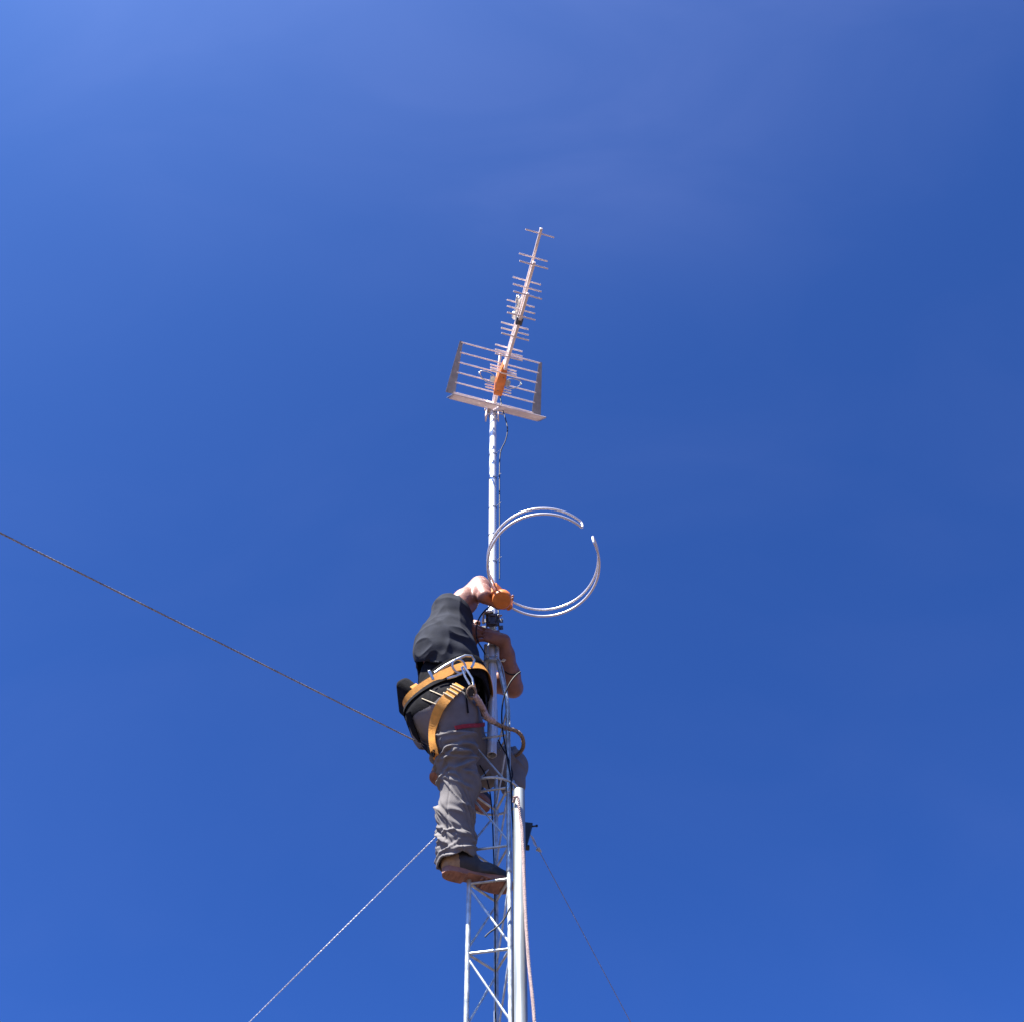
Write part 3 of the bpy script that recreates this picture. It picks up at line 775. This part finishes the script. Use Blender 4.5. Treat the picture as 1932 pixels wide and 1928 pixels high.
def trouser_disp(X, N):
    d = np.zeros(len(X)); wv = .008*tnoise(X*14); wv2 = tnoise(X*9+2)
    _, _, I0 = axis_coords(X, segs)
    for si, (a, b) in enumerate(segs):
        dd_ = b-a; L = np.linalg.norm(dd_); dd_ = dd_/L; t = (X-a)@dd_; v = X-a-np.clip(t, 0, L)[:, None]*dd_
        u_ = nrm(np.cross(dd_, A(0, 1, 0))); w_ = np.cross(dd_, u_); ph = np.arctan2(v@w_, v@u_); rr = np.linalg.norm(v, axis=1)
        near = (I0 == si) | ((si in (0, 1)) & (I0 <= 1) & (np.abs(t-np.clip(t, 0, L)) < .10)) | ((si in (2, 3)) & (I0 >= 2) & (np.abs(t-np.clip(t, 0, L)) < .05))
        near &= rr < .17
        for (sg, t0, p0, sl, cv, ext, w, am) in FOLDS:
            if sg != si: continue
            dp = (ph-p0+math.pi) % (2*math.pi)-math.pi
            q = t-t0*L-sl*dp-cv*dp*dp+wv
            win = np.clip(1-(dp/ext)**2, 0, 1)**1.5*near
            qa = np.where(q > 0, q/(w*.8), q/(w*1.7))
            d += am*win*(np.exp(-qa*qa)-.55*np.exp(-((q+w*2.6)/(w*1.5))**2))
    for si, p0 in ((0, PH0), (1, PH1)):                       # side seam
        a, b = segs[si]; dd_ = nrm(b-a); v = X-a-((X-a)@dd_)[:, None]*dd_; u_ = nrm(np.cross(dd_, A(0, 1, 0))); w_ = np.cross(dd_, u_); ph = np.arctan2(v@w_, v@u_)
        dp = (ph-p0+math.pi) % (2*math.pi)-math.pi; d -= np.where(I0 == si, .0030*np.exp(-(dp*.08/.0035)**2), 0)
    return np.clip(d, -.016, .022)+.0035*wv2
def shirt_disp(X, N):
    ax = nrm(shR-(waist+sidep*.1))       # pull folds run from the hem towards the lifted shoulder
    u_ = nrm(np.cross(ax, A(0, 1, 0))); w_ = np.cross(ax, u_)
    a, b, c = X@ax, X@u_, X@w_
    wv = .6*tnoise(X*4)
    n1 = tnoise(np.stack([a*3.2+.5*wv, b*13+1.0*wv, c*13], 1))
    n2 = tnoise(np.stack([a*13+.8*wv, b*5, c*5+4], 1))
    n3 = tnoise(X*11+3)
    low = sm(.0, .16, (chest-X)@A(0, 0, 1)+.10)
    sl = sm(.0, .1, (X-shR)@nrm(elR-shR))
    return .0058*(ridge(n1)-.35)+(.0060+.007*low)*(ridge(n2, 1.4)-.35)*.9+.004*n3-.003*sl*n1

def plane3(p, q, r, toward):
    n_ = nrm(np.cross(q-p, r-p)); return (n_ if n_@(toward-p) > 0 else -n_)
# trousers: solid of revolution cut at waist and ankles
VX = .0041
V, lo = tr.grid(VX)
X = coords(V, lo, VX)
wn_ = nrm(chest-pel); V = np.maximum(V, (X-(waist+wn_*.14))@wn_)
sh_dir = nrm(ankR-kneeR); cutR = ankR+sh_dir*.04
near = np.linalg.norm(X-ankR, axis=-1) < .2
wav = .007*np.sin(5*np.arctan2(X[..., 1]-ankR[1], X[..., 0]-ankR[0])+.8)
hol = (np.linalg.norm(X-(ankR+sh_dir*.05), axis=-1) < .12) | (np.linalg.norm(X-(ankL+nrm(ankL-kneeL)*.05), axis=-1) < .11)
V = np.where(hol, np.maximum(V, -(V+.009)), V)
V = np.where(near, np.maximum(V, (X-cutR)@nrm(sh_dir*.9+A(.35, 0, -.3))+wav), V)
sl_dir = nrm(ankL-kneeL); near = (np.linalg.norm(X-ankL, axis=-1) < .16)
dl = (X-(ankL+sl_dir*.035))@sl_dir
V = np.where(near, np.maximum(V, dl), V).astype(np.float32)
vs, fs = surface_net(V, lo, VX); del X
tob = net_object('trousers', vs, fs, M['trouser'], man, trouser_disp, 2, keep_main=True, field=tr, half=.0045)
# t-shirt: a shell open at hem, sleeves and neck
VX = .004
V, lo = ts.grid(VX)
X = coords(V, lo, VX)
V = np.maximum(V, -(V+.011))
hp = [P(862, 1256, 3.88), P(787, 1256, 4.05), P(910, 1284, 4.05)]
hn = plane3(*hp, pel)
V = np.maximum(V, np.where((X-waist)@hn > -.35, (X-hp[0])@hn-1.2*np.maximum(X[..., 1]-4.08, 0), -1))
for (sp_, el_, cut) in ((shR, elR, slR), (shL, elL, slL)):
    d_ = nrm(el_-sp_); m_ = (np.linalg.norm(X-cut, axis=-1) < .17)
    V = np.where(m_, np.maximum(V, (X-cut)@d_), V)
nk = nrm(head-neck); m_ = np.linalg.norm(X-(neck+nk*.05), axis=-1) < .10
V = np.where(m_, np.maximum(V, (X-(neck+nk*.045))@nk), V).astype(np.float32)
vs, fs = surface_net(V, lo, VX); del X
net_object('t_shirt', vs, fs, M['shirt'], man, shirt_disp, 4, keep_main=True, field=ts)

# body: one continuous skin
bd_ = Field(.03)
bd_.cone(hipR+A(0, .02, .04), hipL+A(0, -.02, .04), .105, .105); bd_.cone(waist+sidep*.06, waist-sidep*.06, .10, .10)
bd_.cone(chest+side*.08, chest-side*.08, .112, .112); bd_.cone(chest+A(0, 0, .05)+side*.08, shR, .09, .055); bd_.cone(chest+A(0, 0, .05)-side*.08, shL, .09, .055)
bd_.cone(shR, neck, .055, .06); bd_.cone(shL, neck, .055, .06)
bd_.cone(waist, chest, .11, .11)
bd_.chain([hipR, kneeR, ankR, heelR*.7+toeR*.3+A(0, 0, .07)], [.085, .058, .042, .04]); bd_.chain([hipL, kneeL, ankL, heelL*.65+toeL*.35+A(0, 0, .06)], [.085, .056, .042, .04])
# arms: deltoid, biceps, elbow, forearm, wrist
def arm(s, e, w, th=1.0, bulge=A(0, 0, -1)):
    m = s*.55+e*.45; f = e*.72+w*.28
    bd_.chain([s, m+bulge*.006, e], [.058*th, .0535*th, .044*th], .03)
    bd_.chain([e, f+nrm(m-f)*.004, e*.3+w*.7, w], [.044*th, .0475*th, .036*th, .030*th], .025)
arm(shR, elR, wrR, 1.13, A(.2, -.2, -1)); arm(shL, elL, wrL, 1.06)
def hand(w, d, n, s, curl, spread=.08, thumb=(.6, .4), scale=1.0, base_curl=None):
    """w wrist, d forward, n out of the back of the hand, s towards the thumb"""
    d, n = nrm(d), nrm(n); s = nrm(s-d*(s@d)-n*(s@n)); sc = scale
    tips = []
    lens_ = [(.046, .028, .022), (.050, .032, .023), (.047, .030, .022), (.037, .023, .019)]
    for i in range(4):
        off = (.034-.0225*i)*sc
        k0 = w+d*.018*sc+s*off*.6; k1 = w+d*(.092-.006*abs(i-1))*sc+s*off+n*.004
        bd_.cone(k0, k1, .015*sc, .0115*sc, .014)
        p = k1; ang = 0; dd_ = nrm(d+s*spread*(1.5-i)*.5)
        cs = curl[i] if isinstance(curl[0], (tuple, list)) else curl
        for j in range(3):
            ang += cs[j]; v = dd_*math.cos(ang)-n*math.sin(ang); q = p+v*lens_[i][j]*sc
            bd_.cone(p, q, (.0092-.0007*j)*sc, (.0086-.0007*j)*sc, .003); p = q
        tips.append(p)
    bd_.cone(w, w+d*.05*sc, .027*sc, .026*sc, .02)
    # thumb leaves the side of the palm near its base
    b0 = w+d*.022*sc+s*.022*sc; b1 = b0+nrm(d*.62+s*.72-n*.35)*.040*sc; b2 = b1+nrm(d*thumb[0]+s*thumb[1]-n*.55)*.031*sc; b3 = b2+nrm(d*thumb[0]+s*thumb[1]*.4-n*.6)*.025*sc
    bd_.chain([b0, b1, b2, b3], [.0155*sc, .0128*sc, .0108*sc, .0088*sc], .008)
    return tips
handR_d = nrm(A(.62, .60, .12)); hand(wrR, handR_d, A(-.55, .75, -.3), A(-.1, .2, .95), (.45, .75, .6), scale=1.02)
hand(wrL, nrm(A(-.92, -.20, .22)), A(-.15, -.95, .05), A(.1, 0, 1), (.25, .55, .45), spread=.35, thumb=(.75, .5), scale=1.05)
# head and face, looking up at the work
hd = nrm(A(.84, -.10, .52)); hu = nrm(A(-.45, .02, .88)); hu = nrm(hu-hd*(hu@hd)); hs_ = np.cross(hd, hu)
FR = np.array([hd, hs_, hu])
bd_.ell(head+hu*.025-hd*.012, FR, (.098, .077, .092), .02); bd_.ell(head-hu*.045+hd*.022, FR, (.070, .060, .072), .03)
bd_.cone(head-hu*.085+hd*.060, head-hu*.085+hd*.062, .026, .024, .03)                    # chin
bd_.cone(neck-nk*.02, head-hu*.03-hd*.02, .060, .055, .03)
bd_.cone(head+hu*.018+hd*.090, head-hu*.022+hd*.112, .009, .0135, .014)                   # nose
for sg in (-1, 1):
    bd_.cone(head-hu*.024+hd*.100+hs_*sg*.012, head-hu*.024+hd*.100+hs_*sg*.013, .008, .008, .008)
    bd_.cone(head+hu*.035+hd*.086+hs_*sg*.014, head+hu*.032+hd*.078+hs_*sg*.045, .010, .009, .012)   # brow
    bd_.cone(head-hu*.012+hd*.070+hs_*sg*.042, head-hu*.016+hd*.062+hs_*sg*.052, .017, .014, .02)    # cheek
    bd_.ell(head+hu*.0-hd*.012+hs_*sg*.080, np.array([nrm(hd*.95+hs_*sg*.3), nrm(hs_-hd*sg*.3*0), hu]), (.019, .008, .032), .008)  # ear
    bd_.cone(head+hu*.012+hd*.079+hs_*sg*.031, head+hu*.012+hd*.079+hs_*sg*.032, .0125, .0125, .003)  # eyeball under the lid
bd_.cone(head-hu*.052+hd*.092+hs_*.020, head-hu*.052+hd*.092-hs_*.020, .0075, .0075, .006); bd_.cone(head-hu*.062+hd*.088+hs_*.017, head-hu*.062+hd*.088-hs_*.017, .008, .008, .006)
VX = .0035
V, lo = bd_.grid(VX)
vs, fs = surface_net(V, lo, VX)
net_object('body', vs, fs, M['skin'], man, lambda X, N: .0007*tnoise(X*60), 1, keep_main=True)
# short dark hair as a cap over the skull
hf = Field(.02); hf.ell(head+hu*.030-hd*.018, FR, (.103, .083, .096)); hf.ell(head-hu*.02-hd*.045, FR, (.062, .072, .075))
V, lo = hf.grid(.005); X = coords(V, lo, .005)
V = np.maximum(V, np.minimum((X-(head+hu*.055+hd*.065))@nrm(hd*.8-hu*.6), 1)); V = np.maximum(V, (X-(head+hd*.03))@nrm(hd*.75-hu*.66)-.02).astype(np.float32)
vs, fs = surface_net(V, lo, .005); net_object('hair', vs, fs, M['hair'], man, lambda X, N: .004*tnoise(X*70), 0)

# boots
def boot(heel, toe, up, lift):
    f = nrm(toe-heel); up = nrm(up-f*(up@f)); s_ = np.cross(up, f); L = .305
    o = heel
    prof = [(-.010, .0), (.004, .026), (.035, .037), (.085, .036), (.13, .034), (.18, .045), (.225, .050), (.265, .044), (.292, .026), (.302, .0)]
    top = spline([o+f*a+s_*b for a, b in prof], 4); bot = spline([o+f*a-s_*b*.92 for a, b in prof[::-1]], 4)
    out = top+bot[1:-1]
    mb = MB()
    n = len(out)
    def hgt(p):                               # heel block and arch under the sole
        a = (p-o)@f; return 0.0 if a < .085 else (.011*sm(.085, .092, np.array([a]))[0]*(1-sm(.14, .19, np.array([a]))[0]))
    low = [p+up*hgt(p) for p in out]; hi = [p+up*.026 for p in out]; lo_in = [p*.96+(o+f*.14)*.04+up*.026 for p in out]
    vs = low+hi; fs = [(i, (i+1) % n, n+(i+1) % n, n+i) for i in range(n)]
    # bottom as a strip between opposite outline points
    m = len(top)
    for i in range(m-1):
        a, b = i, i+1; c = (n-i) % n; d_ = (n-i-1) % n
        q = [a, b, d_, c]; q = [x for k, x in enumerate(q) if x not in q[:k]]
        if len(q) > 2: fs.append(tuple(q)); fs.append(tuple(x+n for x in q[::-1]))
    mb.add(vs, fs)
    for a in np.arange(.155, .285, .018):      # tread bars
        w_ = np.interp(a, [p[0] for p in prof], [p[1] for p in prof])*.8
        mb.box(o+f*a+up*.0005, s_, f, up, w_*2, .008, .005)
    for a in np.arange(.008, .075, .016):
        w_ = np.interp(a, [p[0] for p in prof], [p[1] for p in prof])*.8
        mb.box(o+f*a+up*.0005, s_, f, up, w_*2, .007, .005)
    F_ = Field(.03); at = lambda a, h, b=0: o+f*a+up*h+s_*b
    F_.cone(at(.03, .055), at(.10, .062), .040, .043); F_.cone(at(.10, .06), at(.20, .045), .043, .042); F_.cone(at(.19, .040, .010), at(.255, .038, .004), .042, .034); F_.cone(at(.19, .038, -.012), at(.25, .036, -.008), .040, .032)
    F_.cone(at(.045, .06), at(.062, .15), .043, .050); F_.cone(at(.085, .09), at(.078, .17), .052, .054)
    return mb, F_, (o, f, up, s_)
def build_boot(heel, toe, up):
    mb, F_, (o, f, up, s_) = boot(heel, toe, up, 0)
    V, lo = F_.grid(.004); X = coords(V, lo, .004)
    V = np.maximum(V, -((X-o)@up-.022)).astype(np.float32); V = np.maximum(V, (X-o)@up-.165).astype(np.float32)
    vs, fs = surface_net(V, lo, .004)
    fs = fs[:, :4]
    b = net_object('boot', vs, fs, M['boot'], man, lambda Y, N: .0016*tnoise(Y*38), 1)
    b.data.materials.append(M['boottan'])
    cen = vs[fs].mean(1); a = (cen-o)@f; h = (cen-o)@up
    b.data.polygons.foreach_set('material_index', ((a < .040+.25*np.clip(.075-h, 0, 1)) & (h < .10)).astype(int)); b.data.update()
    mb.build('sole', M['sole'], b, smooth=True)
    lc = MB()
    for i in range(6):
        a_ = .105+.018*i; h_ = .103-.006*i
        c = o+f*a_+up*h_; lc.tube(spline([c+s_*.024-up*.006, c+up*.006, c-s_*.024-up*.006], 5), .0022, 6)
    lc.build('laces', M['tag'], b)
    pt_ = MB(); c = o+f*.085+up*.155; pt_.ribbon([c+s_*.0, c+f*.012+up*.03, c+f*.014+up*.055], [f, f, f], .03, .006); pt_.build('tongue', M['boot'], b)
    return b
build_boot(heelR, toeR, A(0.05, .06, 1)); build_boot(heelL, toeL, A(.38, .35, .9))

# ------------------------------------------------------------------ harness, pouch and lanyard
cloth = Field(.03); cloth.pr = list(tr.pr)+list(ts.pr)
def hit(x, y, field=None, y0=3.5):
    f_ = field or cloth; d = ray(x, y); t = y0/d[1]
    for _ in range(120):
        p = CAM+d*t; e = float(f_(p[None])[0])
        if e < .0006: return p
        t += max(e*.7, .0004)
        if t > 12: break
    return None
def normal(p, field=None):
    f_ = field or cloth; h = .003
    q = np.array([p+A(h, 0, 0), p-A(h, 0, 0), p+A(0, h, 0), p-A(0, h, 0), p+A(0, 0, h), p-A(0, 0, h)]); e = f_(q)
    return nrm(A(e[0]-e[1], e[2]-e[3], e[4]-e[5]))
def ring(field, c, pl_n, offset, n=72, rmax=.5):
    pl_n = nrm(pl_n); u_ = nrm(np.cross(pl_n, A(0, 1, 0))); w_ = np.cross(pl_n, u_); pts = []
    rs = np.linspace(.02, rmax, 260)
    for k in range(n):
        a = 2*math.pi*k/n; d = math.cos(a)*u_+math.sin(a)*w_
        e = field(c+rs[:, None]*d); neg = np.where(e < 0)[0]
        r = rs[neg[-1]] if len(neg) else rs[0]
        pts.append(c+d*(r+offset))
    pts = np.array(pts)
    for _ in range(3): pts = .5*pts+.25*(np.roll(pts, 1, 0)+np.roll(pts, -1, 0))
    nors = [nrm(p-c-pl_n*((p-c)@pl_n)) for p in pts]
    return list(pts), nors
nearp = hit(862, 1266); backp = P(766, 1350, 4.07); frontp = P(908, 1288, 4.06)
bn = plane3(nearp, backp, frontp, chest)
bcen = (backp+frontp)/2+bn*0
pts, nors = ring(cloth, bcen, bn, .006)
tob.data.materials.append(M['pad'])              # black waist padding, carried further down to paint the hip's shade
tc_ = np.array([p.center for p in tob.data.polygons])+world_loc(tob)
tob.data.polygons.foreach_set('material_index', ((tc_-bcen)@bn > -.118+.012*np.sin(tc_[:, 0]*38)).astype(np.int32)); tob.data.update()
rings_ = []
for hgt_, of_ in ((-.030, .004), (-.032, .015), (-.016, .021), (.025, .021), (.066, .010), (.069, .002)):
    rings_.append(ring(cloth, bcen+bn*hgt_, bn, of_)[0])
for hgt_ in (.06, .0):
    rings_.append(ring(cloth, bcen+bn*hgt_, bn, -.004)[0])
NR = len(rings_[0]); NK = len(rings_)
pad = MB().add([p for r_ in rings_ for p in r_], [(a*NR+k, a*NR+(k+1) % NR, ((a+1) % NK)*NR+(k+1) % NR, ((a+1) % NK)*NR+k) for a in range(NK) for k in range(NR)]).build('harness', M['pad'], man)
pts2, nors2 = ring(cloth, bcen, bn, .026)
MB().ribbon(pts2, nors2, .043, .003, True).build('waist_strap', M['webbing'], pad)
# steel side plate with its D-ring
c = hit(862, 1263); no = normal(c); c = c+no*.032; al = nrm(np.cross(bn, no)); al = al if al[0] > 0 else -al; upn = np.cross(no, al); upn = upn if upn@bn > 0 else -upn
mb = MB()
def pl(a, b): return c+al*a+upn*b
mb.tube([pl(*q) for q in [(-.115, .012), (-.06, .026), (0, .036), (.055, .040), (.082, .028), (.085, .005), (.07, -.014), (.055, -.024)]], .0064, 8)
mb.tube([pl(*q) for q in [(-.075, -.034), (-.03, -.036), (.02, -.034)]], .0064, 8)
mb.tube([pl(.004+.030*math.cos(t), .002+.036*math.sin(t)) for t in np.linspace(0, 2*math.pi, 25)[:-1]], .0058, 8, closed=True)
mb.build('d_ring', M['bright'], pad)
mb = MB()
for q in (-.135,): mb.box(pl(q, .008), al, upn, no, .014, .05, .006, .002)
mb.build('buckle', M['bright'], pad)
# leg straps
def loop_strap(ps, c, width, m, off=.007, name='leg_strap'):
    n_ = plane3(*ps, chest); q, nn_ = ring(trousers_f, c-n_*((c-ps[0])@n_), n_, off, rmax=.26)
    return MB().ribbon(q, nn_, width, .0035, True).build(name, m, pad)
lp = [hit(856, 1306, trousers_f), hit(826, 1345, trousers_f), hit(822, 1395, trousers_f)]
ccR = (hipR*.72+kneeR*.28)
pathl = []
for (x, y) in ((866, 1296), (858, 1304), (843, 1319), (830, 1337), (822, 1360), (819, 1382), (820, 1402), (824, 1418)):
    p = hit(x, y, trousers_f)
    if p is None: continue
    pathl.append(p)
pathl = spline(pathl, 5); nl = [normal(p, trousers_f) for p in pathl]
pathl = [p+n_*.010 for p, n_ in zip(pathl, nl)]
# carry on under the seat and up the inside of the thigh
lastp = pathl[-1]
for dlt, nn_ in ((A(.012, .04, .0), A(-.4, -.3, -1)), (A(.04, .10, .01), A(0, .1, -1)), (A(.09, .14, .05), A(.4, .6, -.7))):
    pathl.append(lastp+dlt); nl.append(nrm(nn_))
MB().ribbon(pathl, nl, .046, .0035).build('leg_strap', M['webbing'], pad)
mb = MB(); pa, pb_ = pathl[2], pathl[9]
for i in (3, 5, 7, 9):
    tdir_ = nrm(pathl[i+1]-pathl[i-1]); mb.box(pathl[i]+nl[i]*.006, np.cross(nl[i], tdir_), tdir_, nl[i], .058, .007, .006, .002)
mb.build('strap_slide', M['tag'], pad)
seat = []
for (x, y) in ((771, 1344), (776, 1362), (784, 1382), (796, 1400), (810, 1413), (821, 1421)):
    p = hit(x+3, y, trousers_f)
    if p is not None: seat.append(p)
if len(seat) > 2:
    sn = [normal(p, trousers_f) for p in seat]; MB().ribbon([p+n_*.009 for p, n_ in zip(seat, sn)], sn, .032, .006).build('seat_strap', M['pad'], pad)
def cord(p0, p1, r, m, nm, lift=.006, n_=7):
    q = []
    for k in range(n_):
        h_ = hit(p0[0]+(p1[0]-p0[0])*k/(n_-1), p0[1]+(p1[1]-p0[1])*k/(n_-1))
        if h_ is not None: q.append(h_+normal(h_)*lift)
    if len(q) > 2: MB().tube(spline(q, 3), r, 6).build(nm, M[m], pad)
cord((797, 1318), (838, 1334), .0026, 'tag', 'keeper_cord', .004); cord((812, 1303), (848, 1318), .0026, 'tag', 'keeper_cord', .004)
cord((876, 1300), (881, 1345), .004, 'pad', 'gear_loop', .008); cord((893, 1290), (899, 1330), .006, 'webbing', 'gear_tab', .004)
# red piping over the pocket, part of the trousers' look
tro = [o for o in man.children if o.name.startswith('trousers')][0]
rp_ = []
for x, y in ((858, 1374), (872, 1371), (886, 1369), (900, 1367), (911, 1366)):
    p = hit(x, y, trousers_f)
    if p is not None: rp_.append(p)
rn_ = [normal(p, trousers_f) for p in rp_]
MB().ribbon([p+n_*.006 for p, n_ in zip(rp_, rn_)], rn_, .018, .004).build('pocket_piping', M['redtape'], tro)
# watch band / hair tie on the far arm is a loop of cable; see below
# tool pouch behind the hip
pc = P(774, 1322, 4.07); px_ = nrm(A(.55, 0, -.62)); pz_ = nrm(A(.75, 0, .6))
pouch = thing('tool_pouch', 'black padded pouch hanging behind the climber on the harness belt', 'tool pouch', pc)
mb = MB(); mb.box(pc, px_, A(0, 1, 0), pz_, .135, .22, .075, .02); ob = mb.build('pouch_body', M['pad'], pouch); bv = ob.modifiers.new('bevel', 'BEVEL'); bv.width = .008; bv.segments = 2
mb = MB(); mb.box(pc+px_*.05-A(0, .116, 0)+pz_*.01, px_, A(0, 1, 0), pz_, .06, .006, .035, .002); mb.build('pouch_tab', M['webbing'], pouch)

# positioning lanyard
la = thing('lanyard', 'brown rope lanyard with steel snap hook from the climber\'s belt round the tower', 'lanyard', P(884, 1305, 3.93))
def off(x, y, d):
    p = hit(x, y); return p+normal(p)*d
h0 = c+al*.012-upn*.008; h1 = off(880, 1300, .034)
d_ = nrm(h1-h0); u_ = nrm(np.cross(d_, nrm(CAM-h0)))
mb = MB(); mb.tube([h0-u_*.012, h0+d_*.0-u_*.002, h0+d_*.05+u_*.006, h1+u_*.006, h1+d_*.012-u_*.008, h1-d_*.02-u_*.018, h0+d_*.03-u_*.016, h0-u_*.012], .0052, 8)
mb.build('snap_hook', M['bright'], la)
rgc = off(882, 1313, .028)
vw = nrm(CAM-rgc); e1 = nrm(np.cross(vw, A(0, 0, 1))); e2 = np.cross(vw, e1)
mb = MB(); mb.tube([rgc+.024*(math.cos(t)*e1*.75+math.sin(t)*e2*1.1) for t in np.linspace(0, 2*math.pi, 25)[:-1]], .0068, 10, closed=True); mb.build('rope_eye', M['lanyard'], la)
mb = MB(); mb.prism([rgc+e1*a+e2*b+vw*.012 for a, b in ((-.008, -.014), (.010, -.018), (.018, .0), (.012, .018), (-.008, .014))], -vw*.014); mb.build('rope_grab', M['blackmetal'], la, smooth=False)
lpts = [off(890, 1320, .030), off(901, 1336, .022), P(920, 1353, 4.01), P(938, 1365, 4.07), P(957, 1373, 4.09), P(975, 1379, 4.115), P(986, 1392, 4.15), P(986, 1411, 4.22), P(973, 1424, 4.30), P(945, 1430, 4.36), P(905, 1415, 4.37), P(870, 1395, 4.36)]
strand_path(lpts, .0098, .045).build('rope', M['lanyard'], la)
strand_path([off(886, 1318, .030), off(894, 1327, .027), off(902, 1337, .022), P(919, 1352, 4.005), P(932, 1361, 4.045)], .0150, .03).build('splice', M['rope'], la)

# ------------------------------------------------------------------ coaxial cables
def cable(pts, r, label, m='coax', nm='coax_cable', group=None):
    o = MB().tube(spline(pts, 8), r, 8).build(nm, M[m], loc=pts[0]); tag(o, label, 'cable', group); return o
xm = MR+.006
def onm(x, y, dy=-.012): return P(x, y, TY+dy)
cable([P(943, 733, tc0*bd[1]+TY), P(944, 750, 4.15), P(947, 768, 4.14), P(952, 785, 4.14), P(957, 805, 4.14), P(957, 818, 4.145), P(953, 834, 4.16), P(947, 846, 4.175), P(943.5, 860, 4.185)]+[onm(942.6, y) for y in (890, 930, 975, 1020, 1060, 1092)], .0034, 'black cable drooping from the orange box of the top aerial and taped down the mast')
cable([P(925, 1143, 4.05), P(914, 1152, 4.06), P(904, 1166, 4.06), P(899, 1182, 4.07), P(899, 1198, 4.08), P(903, 1212, 4.10), P(909, 1222, 4.14), P(916, 1234, 4.165)], .0036, 'black cable curving in a bow left of the mast between the two hands')
cable([P(940, 1150, 4.16), P(941, 1163, 4.15), P(939, 1174, 4.165)], .0036, 'short black cable end below the orange cap')
cable([P(982, 1267, 4.02), P(975, 1272, 4.02), P(966, 1282, 4.02), P(957, 1298, 4.03), P(950, 1318, 4.05), P(947, 1340, 4.07), P(947, 1362, 4.08), P(950, 1388, 4.09), P(955, 1415, 4.095), P(959, 1440, 4.10), P(963, 1462, 4.10), P(965, 1490, 4.10), P(966, 1530, 4.095), P(968, 1560, 4.09), P(969, 1640, 4.09), P(969, 1760, 4.09), P(968, 1928, 4.09)], .0036, 'black cable looping out past the far elbow then running down the front tower leg')
ab = []
for x, y in ((953, 1266), (959, 1270), (966, 1272), (973, 1271), (979, 1266)):
    q = hit(x, y, bd_)
    if q is not None: ab.append(q+normal(q, bd_)*.002)
if len(ab) > 2: cable(ab, .0036, 'thin black band round the climber\'s far forearm', 'coax', 'arm_band')
cable([P(936, 1240, 4.165), P(943, 1247, 4.165), P(949, 1262, 4.17), P(954, 1290, 4.16), P(959, 1320, 4.15), P(961.5, 1345, 4.13), P(962, 1400, 4.12), P(963, 1470, 4.115)], .003, 'grey cable following the bent tower leg below the collar', 'pipe')
cable([P(915, 1767, 4.12), P(923, 1759, 4.12), P(938, 1748, 4.12), P(952, 1732, 4.12), P(963, 1711, 4.11)], .003, 'short black cable tail poking out between the tower legs under the boot')
cable([P(905, 1442, 4.22), P(916, 1462, 4.22), P(925, 1498, 4.22), P(929, 1545, 4.23), P(931, 1600, 4.24), P(933, 1660, 4.25), P(934, 1760, 4.25), P(935, 1928, 4.25)], .0028, 'thin dark cable running down inside the lattice tower past the guy hoop')
cable([P(940, 1395, 4.15), P(949, 1412, 4.14), P(957, 1426, 4.13), P(964, 1446, 4.12), P(967, 1462, 4.118), P(963, 1472, 4.12)], .0034, 'short black cable hooked behind the front leg just above the guy hoop')
